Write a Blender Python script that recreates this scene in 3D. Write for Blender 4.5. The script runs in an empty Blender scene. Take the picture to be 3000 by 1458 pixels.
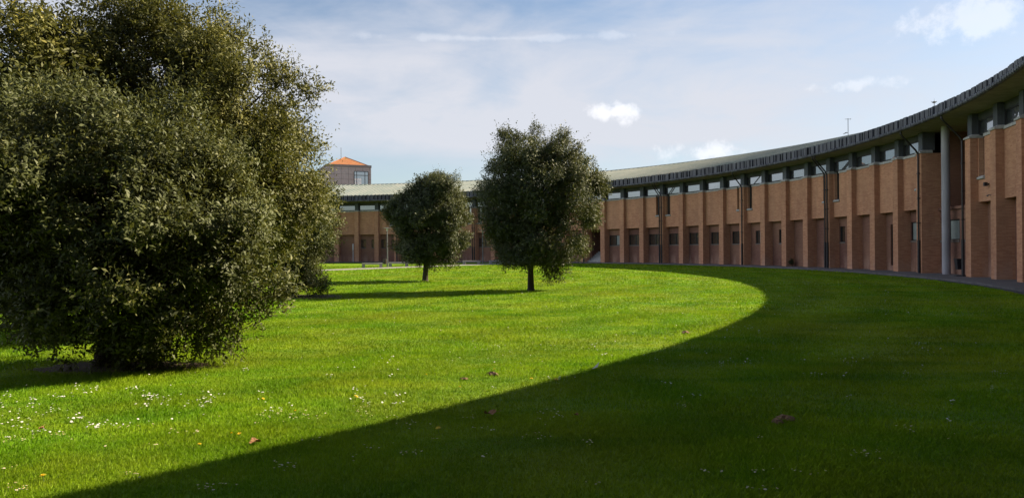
import bpy, math, random
import numpy as np
from mathutils import Matrix, Vector

# ------------------------------------------------------------------ camera, sky, sun, exposure
scene = bpy.context.scene
COL = scene.collection
cam_data = bpy.data.cameras.new('camera')
cam_data.sensor_width = 36.0
cam_data.lens = 36.0 * 2167 / 3000
cam_data.clip_start = 0.05
cam_data.clip_end = 3000
cam = bpy.data.objects.new('camera', cam_data)
COL.objects.link(cam)
CAM_H = 1.65
cam.matrix_world = (Matrix.Translation((0, 0, CAM_H)) @ Matrix.Rotation(math.pi / 2 - 0.0001, 4, 'X')
                    @ Matrix.Rotation(-0.008, 4, 'Z'))
scene.camera = cam

SUN_EL = math.radians(34.85)
SUN_AZ = math.radians(23.0)          # from +x towards +y
SUN_DIR = Vector((math.cos(SUN_AZ) * math.cos(SUN_EL), math.sin(SUN_AZ) * math.cos(SUN_EL), math.sin(SUN_EL)))
sd = bpy.data.lights.new('sun', 'SUN')
sd.energy = 5.0
sd.angle = math.radians(0.5)
sd.color = (1.0, 0.85, 0.58)
sun = bpy.data.objects.new('sun', sd)
COL.objects.link(sun)
sun.rotation_euler = SUN_DIR.to_track_quat('Z', 'Y').to_euler()

scene.view_settings.view_transform = 'Standard'
scene.view_settings.look = 'None'
scene.view_settings.gamma = 1.0
scene.view_settings.exposure = 1.5
scene.render.resolution_x = 1024
scene.render.resolution_y = 497
scene.cycles.max_bounces = 6
scene.cycles.transparent_max_bounces = 4


class NT:
    """small helper for node trees"""
    def __init__(self, tree):
        self.t = tree
        self.n = tree.nodes
        self.l = tree.links

    def node(self, kind, **kw):
        nd = self.n.new(kind)
        for k, v in kw.items():
            if k.startswith('i_'):
                nd.inputs[k[2:].replace('_', ' ')].default_value = v
            else:
                setattr(nd, k, v)
        return nd

    def link(self, a, b):
        self.l.new(a, b)

    def val(self, s, v):
        if hasattr(v, 'is_output') or isinstance(v, bpy.types.NodeSocket):
            self.l.new(v, s)
        else:
            s.default_value = v

    def math(self, op, a, b=0.0, c=0.0, clamp=False):
        nd = self.n.new('ShaderNodeMath')
        nd.operation = op
        nd.use_clamp = clamp
        self.val(nd.inputs[0], a)
        self.val(nd.inputs[1], b)
        self.val(nd.inputs[2], c)
        return nd.outputs[0]

    def vmath(self, op, a, b=(0, 0, 0)):
        nd = self.n.new('ShaderNodeVectorMath')
        nd.operation = op
        self.val(nd.inputs[0], a)
        self.val(nd.inputs[1], b)
        return nd.outputs['Value'] if op in ('LENGTH', 'DOT_PRODUCT', 'DISTANCE') else nd.outputs[0]

    def noise(self, vec, scale, detail=4, rough=0.55, dist=0.0):
        nd = self.n.new('ShaderNodeTexNoise')
        nd.inputs['Scale'].default_value = scale
        nd.inputs['Detail'].default_value = detail
        nd.inputs['Roughness'].default_value = rough
        nd.inputs['Distortion'].default_value = dist
        if vec is not None:
            self.l.new(vec, nd.inputs['Vector'])
        return nd.outputs['Fac']

    def ss(self, x, a, b, lo=0.0, hi=1.0):
        nd = self.n.new('ShaderNodeMapRange')
        nd.interpolation_type = 'SMOOTHSTEP'
        self.val(nd.inputs['Value'], x)
        nd.inputs['From Min'].default_value = a
        nd.inputs['From Max'].default_value = b
        nd.inputs['To Min'].default_value = lo
        nd.inputs['To Max'].default_value = hi
        return nd.outputs['Result']

    def mix(self, f, a, b, blend='MIX'):
        nd = self.n.new('ShaderNodeMix')
        nd.data_type = 'RGBA'
        nd.blend_type = blend
        self.val(nd.inputs[0], f)
        for s, v in ((nd.inputs[6], a), (nd.inputs[7], b)):
            if isinstance(v, tuple):
                s.default_value = (*v[:3], 1.0)
            else:
                self.l.new(v, s)
        return nd.outputs[2]


world = bpy.data.worlds.new('World')
scene.world = world
world.use_nodes = True
w = NT(world.node_tree)
w.n.clear()
out = w.node('ShaderNodeOutputWorld')
bg = w.node('ShaderNodeBackground')
bg.inputs['Strength'].default_value = 0.055
sky = w.node('ShaderNodeTexSky')
sky.sky_type = 'NISHITA'
sky.sun_disc = False
sky.sun_elevation = SUN_EL
sky.sun_rotation = math.pi / 2 - SUN_AZ
sky.air_density = 1.0
sky.dust_density = 0.6
sky.ozone_density = 1.6
tc = w.node('ShaderNodeTexCoord')
dirv = w.vmath('NORMALIZE', tc.outputs['Generated'])
sep = w.node('ShaderNodeSeparateXYZ')
w.link(dirv, sep.inputs[0])
# thin veil of cirrus, streaky
mp = w.node('ShaderNodeMapping')
w.link(dirv, mp.inputs['Vector'])
mp.inputs['Rotation'].default_value = (0, math.radians(-9), 0)
mp.inputs['Scale'].default_value = (1.5, 1.0, 5.0)
cir = w.noise(mp.outputs[0], 2.2, 7, 0.55, 0.7)
mp2 = w.node('ShaderNodeMapping')
w.link(dirv, mp2.inputs['Vector'])
mp2.inputs['Rotation'].default_value = (0, math.radians(14), 0)
mp2.inputs['Scale'].default_value = (1.8, 1.2, 5.0)
cir2 = w.noise(mp2.outputs[0], 3.4, 8, 0.6, 0.9)
veil = w.ss(w.math('ADD', w.math('MULTIPLY', cir, 0.7), w.math('MULTIPLY', cir2, 0.3)), 0.30, 0.66)
# thicker veil between about 5 and 17 degrees of height
el = sep.outputs['Z']
band = w.math('MULTIPLY', w.ss(el, 0.08, 0.17), w.ss(el, 0.34, 0.16))
cover = w.math('ADD', w.math('MULTIPLY', veil, 0.62), w.math('MULTIPLY', band, 0.55), clamp=True)
cover = w.math('MULTIPLY', cover, w.ss(el, 0.0, 0.03, 0.6, 1.0))
lowblue = w.math('MULTIPLY', w.ss(el, 0.155, 0.10), w.ss(sep.outputs['X'], 0.04, -0.16))
cover = w.math('MULTIPLY', cover, w.math('SUBTRACT', 1.0, w.math('MULTIPLY', lowblue, 0.62)))
cover = w.math('MULTIPLY', cover, w.ss(sep.outputs['X'], 0.20, 0.48, 1.0, 0.72))
cover = w.math('MULTIPLY', cover, w.ss(el, 0.36, 0.50, 1.0, 0.35))
cover = w.math('MINIMUM', cover, 0.90)
skyc = w.mix(1.0, sky.outputs[0], (0.84, 0.85, 0.85), 'MULTIPLY')
col = w.mix(cover, skyc, (4.9, 4.97, 5.4))


west_fill = w.math('MULTIPLY', w.ss(w.vmath('DOT_PRODUCT', dirv, (-0.98, 0.03, 0.12)), 0.62, 0.95), w.math('MULTIPLY', w.ss(el, 0.02, 0.15), w.ss(el, 0.85, 0.5)))  # added bright cloud bank, out of view, to lift light on the facade
wn_ = w.noise(dirv, 3.0, 6, 0.6)
col = w.mix(w.math('MULTIPLY', west_fill, w.ss(wn_, 0.25, 0.6)), col, (12.5, 12.9, 14.5))


def puff(colr, px, py, sx, sz, dens, seed, tilt=0.0):
    """a small cloud at a direction of the sky"""
    d = Vector(((px - 1500) / 2167, 1.0, (732 - py) / 2167)).normalized()
    v = w.vmath('SUBTRACT', dirv, tuple(d))
    m = w.node('ShaderNodeMapping')
    m.vector_type = 'POINT'
    w.link(v, m.inputs['Vector'])
    m.inputs['Rotation'].default_value = (0, tilt, 0)
    m.inputs['Scale'].default_value = (1 / sx, 1 / max(sx, sz), 1 / sz)
    ln = w.vmath('LENGTH', m.outputs[0])
    off = w.vmath('ADD', dirv, (seed, seed * 0.7, 0))
    nz = w.noise(off, 34 if sz > .006 else 22, 6, 0.62)
    f = w.math('SUBTRACT', w.math('MULTIPLY', w.math('SUBTRACT', nz, 0.5), 3.6), w.math('SUBTRACT', ln, 1.0))
    f = w.math('MULTIPLY', w.ss(f, -0.1, 0.9), dens)
    return w.mix(f, colr, (7.6, 7.6, 7.8))


col = puff(col, 1790, 338, .040, .012, .62, 1.3)
col = puff(col, 1822, 326, .018, .010, .6, 2.1)
col = puff(col, 2085, 455, .060, .014, .55, 3.7)
col = puff(col, 2880, 62, .080, .022, .38, 5.2)
col = puff(col, 2530, 255, .050, .008, .30, 6.6)
col = puff(col, 1480, 116, .20, .005, .2, 8.4, math.radians(1.5))
w.link(col, bg.inputs['Color'])
w.link(bg.outputs[0], out.inputs['Surface'])

# ------------------------------------------------------------------ helpers
rng = np.random.default_rng(7)
CX, CY, R = -31.5334, 46.1015, 54.8198
TH0 = 0.7053
DTH = 2 * math.pi / 120
BAY = R * DTH
PW = 0.61                                     # width of a brick pier


def link(o, parent=None):
    COL.objects.link(o)
    if parent is not None:
        o.parent = parent
    return o


def tag(o, label=None, cat=None, group=None, kind=None):
    if label:
        o['label'] = label
    if cat:
        o['category'] = cat
    if group:
        o['group'] = group
    if kind:
        o['kind'] = kind
    return o


def empty(name, loc=(0, 0, 0), rz=0.0):
    o = bpy.data.objects.new(name, None)
    COL.objects.link(o)
    o.location = loc
    o.rotation_euler = (0, 0, rz)
    o.empty_display_size = 0.3
    return o


class MB:
    """collects faces; uv in metres: along the face and up"""
    def __init__(self):
        self.v, self.f, self.uv, self.mi, self.sm = [], [], [], [], []

    def face(self, pts, mi=0, uv=None, smooth=False):
        b = len(self.v)
        self.v += [tuple(p) for p in pts]
        self.f.append(tuple(range(b, b + len(pts))))
        if uv is None:
            p = [Vector(q) for q in pts]
            n = (p[1] - p[0]).cross(p[-1] - p[0])
            if n.length > 1e-12:
                n.normalize()
            if abs(n.z) > 0.75:
                uv = [(q.x, q.y) for q in p]
            else:
                t = Vector((-n.y, n.x, 0))
                t = t.normalized() if t.length > 1e-9 else Vector((1, 0, 0))
                uv = [(q.dot(t), q.z) for q in p]
        self.uv.append(uv)
        self.mi.append(mi)
        self.sm.append(smooth)

    def hexa(self, lo, hi, mi=0):
        """lo, hi: 4 points each, counter-clockwise seen from above"""
        self.face(lo[::-1], mi)
        self.face(hi, mi)
        for i in range(4):
            j = (i + 1) % 4
            self.face([lo[i], lo[j], hi[j], hi[i]], mi)

    def box(self, x0, x1, y0, y1, z0, z1, mi=0):
        self.hexa([(x0, y0, z0), (x1, y0, z0), (x1, y1, z0), (x0, y1, z0)],
                  [(x0, y0, z1), (x1, y0, z1), (x1, y1, z1), (x0, y1, z1)], mi)

    def bevbox(self, x0, x1, y0, y1, z0, z1, b=0.02, mi=0):
        """box with chamfered top edge"""
        self.hexa([(x0, y0, z0), (x1, y0, z0), (x1, y1, z0), (x0, y1, z0)],
                  [(x0, y0, z1 - b), (x1, y0, z1 - b), (x1, y1, z1 - b), (x0, y1, z1 - b)], mi)
        self.hexa([(x0, y0, z1 - b + 1e-4), (x1, y0, z1 - b + 1e-4), (x1, y1, z1 - b + 1e-4), (x0, y1, z1 - b + 1e-4)],
                  [(x0 + b, y0 + b, z1), (x1 - b, y0 + b, z1), (x1 - b, y1 - b, z1), (x0 + b, y1 - b, z1)], mi)

    def tube(self, pts, rad, n=10, mi=0, caps=True):
        pts = [Vector(p) for p in pts]
        rad = list(rad) if hasattr(rad, '__len__') else [rad] * len(pts)
        rings = []
        for i, p in enumerate(pts):
            d = (pts[min(i + 1, len(pts) - 1)] - pts[max(i - 1, 0)]).normalized()
            a = d.orthogonal().normalized() if abs(d.z) < 0.99 else Vector((1, 0, 0))
            a = (a - d * a.dot(d)).normalized()
            b = d.cross(a)
            rings.append([p + (a * math.cos(2 * math.pi * k / n) + b * math.sin(2 * math.pi * k / n)) * rad[i]
                          for k in range(n)])
        for i in range(len(rings) - 1):
            A, B = rings[i], rings[i + 1]
            # keep rings untwisted
            s = min(range(n), key=lambda q: (B[q] - A[0] - (pts[i + 1] - pts[i])).length)
            B = B[s:] + B[:s]
            rings[i + 1] = B
            L = (pts[i + 1] - pts[i]).length
            for k in range(n):
                j = (k + 1) % n
                u0, u1 = k / n * 6.28 * rad[i], (k + 1) / n * 6.28 * rad[i]
                self.face([A[k], A[j], B[j], B[k]], mi, [(u0, 0), (u1, 0), (u1, L), (u0, L)], True)
        if caps:
            self.face(rings[0][::-1], mi)
            self.face(rings[-1], mi)

    def lathe(self, prof, n=16, c=(0, 0), mi=0):
        for (r0, z0), (r1, z1) in zip(prof, prof[1:]):
            for k in range(n):
                a, b = 2 * math.pi * k / n, 2 * math.pi * (k + 1) / n
                P = lambda r, t, z: (c[0] + r * math.cos(t), c[1] + r * math.sin(t), z)
                pts = [P(r0, a, z0), P(r0, b, z0), P(r1, b, z1), P(r1, a, z1)]
                if r0 < 1e-6:
                    pts = [pts[0], pts[2], pts[3]]
                elif r1 < 1e-6:
                    pts = pts[:3]
                self.face(pts, mi, None, True)

    def mesh(self, name, mats):
        me = bpy.data.meshes.new(name)
        me.from_pydata(self.v, [], self.f)
        uvl = me.uv_layers.new(name='UVMap')
        flat = [c for f in self.uv for p in f for c in p]
        uvl.data.foreach_set('uv', flat)
        for m in (mats if isinstance(mats, (list, tuple)) else [mats]):
            me.materials.append(m)
        me.polygons.foreach_set('material_index', self.mi)
        me.polygons.foreach_set('use_smooth', self.sm)
        me.update()
        return me

    def build(self, name, mats, parent=None):
        return link(bpy.data.objects.new(name, self.mesh(name, mats)), parent)


def quads_mesh(name, verts, nper, mat, attr=None, smooth=False):
    """verts (N, nper, 3) -> one mesh of N polygons with nper corners"""
    n = verts.shape[0]
    me = bpy.data.meshes.new(name)
    me.vertices.add(n * nper)
    me.vertices.foreach_set('co', verts.astype(np.float32).ravel())
    me.loops.add(n * nper)
    me.loops.foreach_set('vertex_index', np.arange(n * nper, dtype=np.int32))
    me.polygons.add(n)
    me.polygons.foreach_set('loop_start', np.arange(0, n * nper, nper, dtype=np.int32))
    me.polygons.foreach_set('loop_total', np.full(n, nper, dtype=np.int32))
    if attr is not None:
        a = me.attributes.new('lv', 'FLOAT', 'POINT')
        a.data.foreach_set('value', np.repeat(attr.astype(np.float32), nper))
    me.materials.append(mat)
    me.update(calc_edges=True)
    return me


# ------------------------------------------------------------------ materials
def new_mat(name):
    m = bpy.data.materials.new(name)
    m.use_nodes = True
    t = NT(m.node_tree)
    t.n.clear()
    o = t.node('ShaderNodeOutputMaterial')
    p = t.node('ShaderNodeBsdfPrincipled')
    t.link(p.outputs[0], o.inputs['Surface'])
    return m, t, p, o


def bump(t, p, h, dist=0.02, strength=0.6):
    b = t.node('ShaderNodeBump')
    b.inputs['Distance'].default_value = dist
    b.inputs['Strength'].default_value = strength
    t.link(h, b.inputs['Height'])
    t.link(b.outputs[0], p.inputs['Normal'])


def flat_mat(name, c, rough=0.7, var=0.25, scale=6.0, metal=0.0, spec=0.4, streak=False, bmp=0.0):
    m, t, p, o = new_mat(name)
    g = t.node('ShaderNodeNewGeometry')
    vec = g.outputs['Position']
    if streak:
        mpn = t.node('ShaderNodeMapping')
        mpn.inputs['Scale'].default_value = (1, 1, 0.12)
        t.link(vec, mpn.inputs[0])
        vec = mpn.outputs[0]
    nz = t.noise(vec, scale, 5, 0.6)
    nz2 = t.noise(g.outputs['Position'], scale * 0.13, 2)
    f = t.math('ADD', t.math('MULTIPLY', nz, 0.6), t.math('MULTIPLY', nz2, 0.4))
    dark = tuple(x * (1 - var) for x in c)
    lite = tuple(x * (1 + var) for x in c)
    cc = t.mix(t.ss(f, 0.3, 0.7), dark, lite)
    t.link(cc, p.inputs['Base Color'])
    p.inputs['Roughness'].default_value = rough
    p.inputs['Metallic'].default_value = metal
    p.inputs['Specular IOR Level'].default_value = spec
    if bmp:
        bump(t, p, nz, bmp, 0.5)
    return m


def brick_mat(name, c1, c2, mortar, dirty=0.35):
    m, t, p, o = new_mat(name)
    uv = t.node('ShaderNodeTexCoord')
    br = t.node('ShaderNodeTexBrick')
    t.link(uv.outputs['UV'], br.inputs['Vector'])
    br.inputs['Scale'].default_value = 1.0
    br.inputs['Brick Width'].default_value = 0.25
    br.inputs['Row Height'].default_value = 0.064
    br.inputs['Mortar Size'].default_value = 0.0055
    br.inputs['Mortar Smooth'].default_value = 0.25
    br.inputs['Bias'].default_value = 0.0
    br.inputs['Color1'].default_value = (*c1, 1)
    br.inputs['Color2'].default_value = (*c2, 1)
    br.inputs['Mortar'].default_value = (*mortar, 1)
    g = t.node('ShaderNodeNewGeometry')
    pos = g.outputs['Position']
    mpn = t.node('ShaderNodeMapping')
    mpn.inputs['Scale'].default_value = (1, 1, 0.25)
    t.link(pos, mpn.inputs[0])
    st = t.noise(mpn.outputs[0], 1.3, 5, 0.6)
    big = t.noise(pos, 0.22, 3, 0.5)
    fine = t.noise(pos, 9.0, 3, 0.6)
    oi = t.node('ShaderNodeObjectInfo')
    c = t.mix(t.ss(st, 0.35, 0.75, 0.0, dirty), br.outputs['Color'], (0.16, 0.085, 0.06))
    c = t.mix(t.ss(big, 0.35, 0.7, 0.0, 0.30), c, (0.45, 0.26, 0.155))
    c = t.mix(t.ss(fine, 0.5, 0.75, 0.0, 0.22), c, (0.26, 0.11, 0.07))
    # rain splash and pale salt marks low down, random value per piece
    sepz = t.node('ShaderNodeSeparateXYZ')
    t.link(pos, sepz.inputs[0])
    low = t.math('MULTIPLY', t.ss(sepz.outputs['Z'], 1.3, 0.2), t.ss(st, 0.42, 0.62))
    c = t.mix(t.math('MULTIPLY', low, 0.35), c, (0.52, 0.36, 0.28))
    hv = t.node('ShaderNodeHueSaturation')
    t.link(t.math('MULTIPLY_ADD', oi.outputs['Random'], 0.16, 0.92), hv.inputs['Value'])
    t.link(c, hv.inputs['Color'])
    t.link(hv.outputs[0], p.inputs['Base Color'])
    p.inputs['Roughness'].default_value = 0.85
    p.inputs['Specular IOR Level'].default_value = 0.25
    bump(t, p, t.math('SUBTRACT', t.math('MULTIPLY', fine, 0.3), br.outputs['Fac']), 0.006, 0.6)
    return m


M = {}
M['brick'] = brick_mat('buff_brick', (0.53, 0.27, 0.155), (0.385, 0.172, 0.098), (0.40, 0.245, 0.165))
M['brick_shaded'] = brick_mat('shade_darkened_brick', (0.185, 0.092, 0.072), (0.138, 0.064, 0.05), (0.135, 0.082, 0.066))  # redder brick for recesses, colour also darkened to stand for their shade
M['conc'] = flat_mat('pale_concrete', (0.33, 0.33, 0.32), 0.8, 0.25, 5, streak=True)
M['conc_blue'] = flat_mat('bluish_concrete', (0.29, 0.285, 0.31), 0.75, 0.22, 4, streak=True)
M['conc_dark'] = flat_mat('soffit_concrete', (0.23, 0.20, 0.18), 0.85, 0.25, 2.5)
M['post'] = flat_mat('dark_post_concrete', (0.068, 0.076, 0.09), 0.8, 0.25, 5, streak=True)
M['sill_dull'] = flat_mat('dull_sill', (0.15, 0.125, 0.11), 0.85, 0.2, 6)
M['bench'] = flat_mat('bench_concrete', (0.27, 0.26, 0.245), 0.85, 0.2, 8)
M['paving'] = flat_mat('path_paving', (0.20, 0.19, 0.18), 0.9, 0.25, 3.0)
M['walk'] = flat_mat('wall_walk_paving', (0.105, 0.10, 0.10), 0.85, 0.35, 2.0)
M['gravel'] = flat_mat('dark_gravel', (0.055, 0.055, 0.052), 0.95, 0.5, 40.0, bmp=0.03)
M['pipe'] = flat_mat('dark_pipe_paint', (0.018, 0.014, 0.014), 0.45, 0.3, 6)
M['iron'] = flat_mat('cast_iron', (0.02, 0.02, 0.024), 0.5, 0.3, 6)
M['frame'] = flat_mat('dark_frame', (0.014, 0.014, 0.015), 0.45, 0.2, 6)
M['lampmetal'] = flat_mat('lamp_metal', (0.13, 0.135, 0.14), 0.5, 0.15, 5, metal=0.2)
M['doorwood'] = flat_mat('dark_door', (0.035, 0.026, 0.022), 0.5, 0.3, 8, streak=True)
M['dark_board'] = flat_mat('dark_board', (0.035, 0.04, 0.038), 0.6, 0.2, 5)
M['plaster'] = flat_mat('stone_cladding', (0.34, 0.31, 0.31), 0.8, 0.12, 3)
M['white_metal'] = flat_mat('pale_metal', (0.55, 0.56, 0.57), 0.5, 0.1, 5)
M['bark'] = flat_mat('bark', (0.045, 0.036, 0.028), 0.95, 0.45, 14, bmp=0.03, streak=True)
M['earth'] = flat_mat('bare_earth', (0.045, 0.029, 0.017), 0.95, 0.5, 18, bmp=0.03)
M['dry_leaf'] = flat_mat('dry_leaf', (0.21, 0.105, 0.045), 0.8, 0.35, 60)
M['clod'] = flat_mat('earth_clod', (0.15, 0.092, 0.052), 0.95, 0.4, 40, bmp=0.02)
M['feather'] = flat_mat('white_scrap', (0.6, 0.6, 0.62), 0.7, 0.1, 20)
M['petal'] = flat_mat('daisy_petal', (0.5, 0.49, 0.475), 0.7, 0.06, 20)
M['yolk'] = flat_mat('yellow_floret', (0.68, 0.50, 0.02), 0.7, 0.15, 60)
M['stem'] = flat_mat('green_stem', (0.09, 0.14, 0.03), 0.7, 0.15, 20)


def glass_mat(name, refl, tint, rough=0.02):
    m, t, p, o = new_mat(name)
    g = t.node('ShaderNodeNewGeometry')
    # panes are never quite flat
    nz = t.noise(g.outputs['Position'], 0.9, 1, 0.4)
    p.inputs['Base Color'].default_value = (*tint, 1)
    p.inputs['Roughness'].default_value = 0.3
    gl = t.node('ShaderNodeBsdfGlossy')
    gl.inputs['Roughness'].default_value = rough
    gl.inputs['Color'].default_value = (0.92, 0.95, 0.97, 1)
    b = t.node('ShaderNodeBump')
    b.inputs['Distance'].default_value = 0.02
    b.inputs['Strength'].default_value = 0.25
    t.link(nz, b.inputs['Height'])
    t.link(b.outputs[0], gl.inputs['Normal'])
    lw = t.node('ShaderNodeFresnel')
    lw.inputs['IOR'].default_value = 1.6
    f = t.math('MULTIPLY_ADD', lw.outputs[0], 1.2, refl, clamp=True)
    mx = t.node('ShaderNodeMixShader')
    t.link(f, mx.inputs[0])
    t.link(p.outputs[0], mx.inputs[1])
    t.link(gl.outputs[0], mx.inputs[2])
    t.link(mx.outputs[0], o.inputs['Surface'])
    return m


M['glass_high'] = glass_mat('clerestory_glass', 0.15, (0.02, 0.024, 0.026))
M['glass_low'] = glass_mat('ground_floor_glass', 0.2, (0.02, 0.022, 0.02))
M['blind'] = flat_mat('grey_blind', (0.22, 0.25, 0.24), 0.8, 0.12, 3)


def leaf_mat(name, dark, mid, tip, rough=0.58, trans=0.2):
    m, t, p, o = new_mat(name)
    a = t.node('ShaderNodeAttribute', attribute_name='lv')
    v = a.outputs['Fac']
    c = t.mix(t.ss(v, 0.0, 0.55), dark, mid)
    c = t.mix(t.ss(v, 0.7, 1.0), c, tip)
    t.link(c, p.inputs['Base Color'])
    p.inputs['Roughness'].default_value = rough
    p.inputs['Specular IOR Level'].default_value = 0.25
    tr = t.node('ShaderNodeBsdfTranslucent')
    t.link(t.mix(0.5, c, (0.17, 0.17, 0.02)), tr.inputs['Color'])
    mx = t.node('ShaderNodeMixShader')
    mx.inputs[0].default_value = trans
    t.link(p.outputs[0], mx.inputs[1])
    t.link(tr.outputs[0], mx.inputs[2])
    t.link(mx.outputs[0], o.inputs['Surface'])
    return m


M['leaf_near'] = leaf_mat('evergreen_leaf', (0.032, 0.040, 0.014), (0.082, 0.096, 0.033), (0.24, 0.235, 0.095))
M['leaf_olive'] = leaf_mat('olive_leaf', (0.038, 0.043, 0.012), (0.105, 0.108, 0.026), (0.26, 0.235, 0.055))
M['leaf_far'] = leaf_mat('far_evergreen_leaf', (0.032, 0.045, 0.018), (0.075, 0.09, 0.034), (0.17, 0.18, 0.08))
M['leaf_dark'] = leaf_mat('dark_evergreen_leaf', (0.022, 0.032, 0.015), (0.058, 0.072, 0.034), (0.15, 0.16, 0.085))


def lawn_colour(t, pos):
    """shared colouring of the turf by place: mown, yellowish and lush patches"""
    fl = t.vmath('MULTIPLY', pos, (1, 1, 0))
    big = t.noise(fl, 0.22, 3, 0.5, 0.4)
    mid = t.noise(fl, 0.9, 4, 0.55, 0.3)
    mpn = t.node('ShaderNodeMapping')
    mpn.inputs['Rotation'].default_value = (0, 0, math.radians(28))
    mpn.inputs['Scale'].default_value = (0.35, 1.9, 1)
    t.link(fl, mpn.inputs[0])
    strk = t.noise(mpn.outputs[0], 0.8, 3, 0.5, 0.5)
    fine = t.noise(fl, 5.0, 4, 0.6)
    c = t.mix(t.ss(mid, 0.35, 0.68), (0.106, 0.224, 0.003), (0.186, 0.284, 0.007))
    c = t.mix(t.ss(big, 0.42, 0.66, 0.0, 0.7), c, (0.220, 0.275, 0.014))
    c = t.mix(t.ss(strk, 0.50, 0.68, 0.0, 0.45), c, (0.056, 0.165, 0.004))
    c = t.mix(t.ss(fine, 0.55, 0.75, 0.0, 0.3), c, (0.22, 0.20, 0.035))
    # faint bands left by the mower, following the curve of the court
    rad = t.vmath('DISTANCE', fl, (CX, CY, 0))
    wv = t.math('SINE', t.math('ADD', t.math('MULTIPLY', rad, 2 * math.pi / 2.3), t.math('MULTIPLY', big, 5.0)))
    hvb = t.node('ShaderNodeHueSaturation')
    t.link(c, hvb.inputs['Color'])
    t.link(t.math('MULTIPLY_ADD', wv, 0.10, 1.0), hvb.inputs['Value'])
    return hvb.outputs[0], fine, mid


def lawn_mat():
    m, t, p, o = new_mat('turf')
    g = t.node('ShaderNodeNewGeometry')
    pos = g.outputs['Position']
    c, fine, mid = lawn_colour(t, pos)
    vf = t.noise(pos, 38.0, 4, 0.7)
    c2 = t.mix(t.ss(vf, 0.35, 0.7, 0.55, 0.0), c, (0.035, 0.08, 0.004))
    t.link(c2, p.inputs['Base Color'])
    p.inputs['Roughness'].default_value = 0.8
    p.inputs['Specular IOR Level'].default_value = 0.15
    bump(t, p, t.math('ADD', vf, t.math('MULTIPLY', fine, 1.0)), 0.05, 0.7)
    return m


def blade_mat():
    m, t, p, o = new_mat('grass_blade')
    g = t.node('ShaderNodeNewGeometry')
    c, fine, mid = lawn_colour(t, g.outputs['Position'])
    a = t.node('ShaderNodeAttribute', attribute_name='lv')
    hv = t.node('ShaderNodeHueSaturation')
    t.link(c, hv.inputs['Color'])
    t.link(t.math('MULTIPLY_ADD', a.outputs['Fac'], 0.6, 0.75), hv.inputs['Value'])
    c = t.mix(t.ss(a.outputs['Fac'], 0.9, 1.0, 0.0, 0.5), hv.outputs[0], (0.26, 0.26, 0.07))
    t.link(c, p.inputs['Base Color'])
    p.inputs['Roughness'].default_value = 0.55
    p.inputs['Specular IOR Level'].default_value = 0.08
    tr = t.node('ShaderNodeBsdfTranslucent')
    t.link(c, tr.inputs['Color'])
    mx = t.node('ShaderNodeMixShader')
    mx.inputs[0].default_value = 0.4
    t.link(p.outputs[0], mx.inputs[1])
    t.link(tr.outputs[0], mx.inputs[2])
    t.link(mx.outputs[0], o.inputs['Surface'])
    return m


M['lawn'] = lawn_mat()
M['blade'] = blade_mat()


def roof_mat():
    m, t, p, o = new_mat('green_copper')
    g = t.node('ShaderNodeNewGeometry')
    pos = g.outputs['Position']
    a = t.noise(pos, 0.5, 4, 0.55)
    b = t.noise(pos, 4.0, 4, 0.6)
    c = t.mix(t.ss(a, 0.35, 0.7), (0.150, 0.182, 0.180), (0.210, 0.225, 0.218))
    c = t.mix(t.ss(b, 0.5, 0.75, 0.0, 0.4), c, (0.120, 0.142, 0.14))
    t.link(c, p.inputs['Base Color'])
    p.inputs['Roughness'].default_value = 0.6
    return m


def fascia_mat():
    m, t, p, o = new_mat('weathered_lead')
    g = t.node('ShaderNodeNewGeometry')
    pos = g.outputs['Position']
    mpn = t.node('ShaderNodeMapping')
    mpn.inputs['Scale'].default_value = (1, 1, 0.1)
    t.link(pos, mpn.inputs[0])
    a = t.noise(mpn.outputs[0], 3.0, 5, 0.65)
    c = t.mix(t.ss(a, 0.35, 0.68), (0.022, 0.023, 0.030), (0.095, 0.10, 0.12))
    t.link(c, p.inputs['Base Color'])
    p.inputs['Roughness'].default_value = 0.55
    p.inputs['Metallic'].default_value = 0.0
    return m


def tile_mat():
    m, t, p, o = new_mat('orange_roof_tiles')
    uv = t.node('ShaderNodeTexCoord')
    br = t.node('ShaderNodeTexBrick')
    t.link(uv.outputs['UV'], br.inputs['Vector'])
    br.inputs['Scale'].default_value = 1.0
    br.inputs['Brick Width'].default_value = 0.3
    br.inputs['Row Height'].default_value = 0.22
    br.inputs['Mortar Size'].default_value = 0.02
    br.inputs['Color1'].default_value = (0.34, 0.12, 0.036, 1)
    br.inputs['Color2'].default_value = (0.26, 0.085, 0.028, 1)
    br.inputs['Mortar'].default_value = (0.2, 0.07, 0.03, 1)
    g = t.node('ShaderNodeNewGeometry')
    c = t.mix(t.ss(t.noise(g.outputs['Position'], 1.2, 4), 0.4, 0.7, 0.0, 0.35), br.outputs['Color'], (0.30, 0.17, 0.07))
    t.link(c, p.inputs['Base Color'])
    p.inputs['Roughness'].default_value = 0.8
    return m


M['roof'] = roof_mat()
M['fascia'] = fascia_mat()
M['tile'] = tile_mat()

# ------------------------------------------------------------------ setting: ground and paths
mb = MB()
N = 96
for k in range(N):
    a, b = 2 * math.pi * k / N, 2 * math.pi * (k + 1) / N
    mb.face([(CX, CY, 0), (CX + 900 * math.cos(a), CY + 900 * math.sin(a), 0), (CX + 900 * math.cos(b), CY + 900 * math.sin(b), 0)])
tag(mb.build('ground', M['lawn']), kind='structure')


def polar(th, r, z):
    return (CX + r * math.cos(th), CY + r * math.sin(th), z)


def th_of(i):
    return TH0 - DTH * i


def walk_edge(i):
    return R - max(.1, min(2.0, 0.73 + max(0.0, 30 - i) * 0.085) - max(0.0, i - 30.2) * .6)


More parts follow.
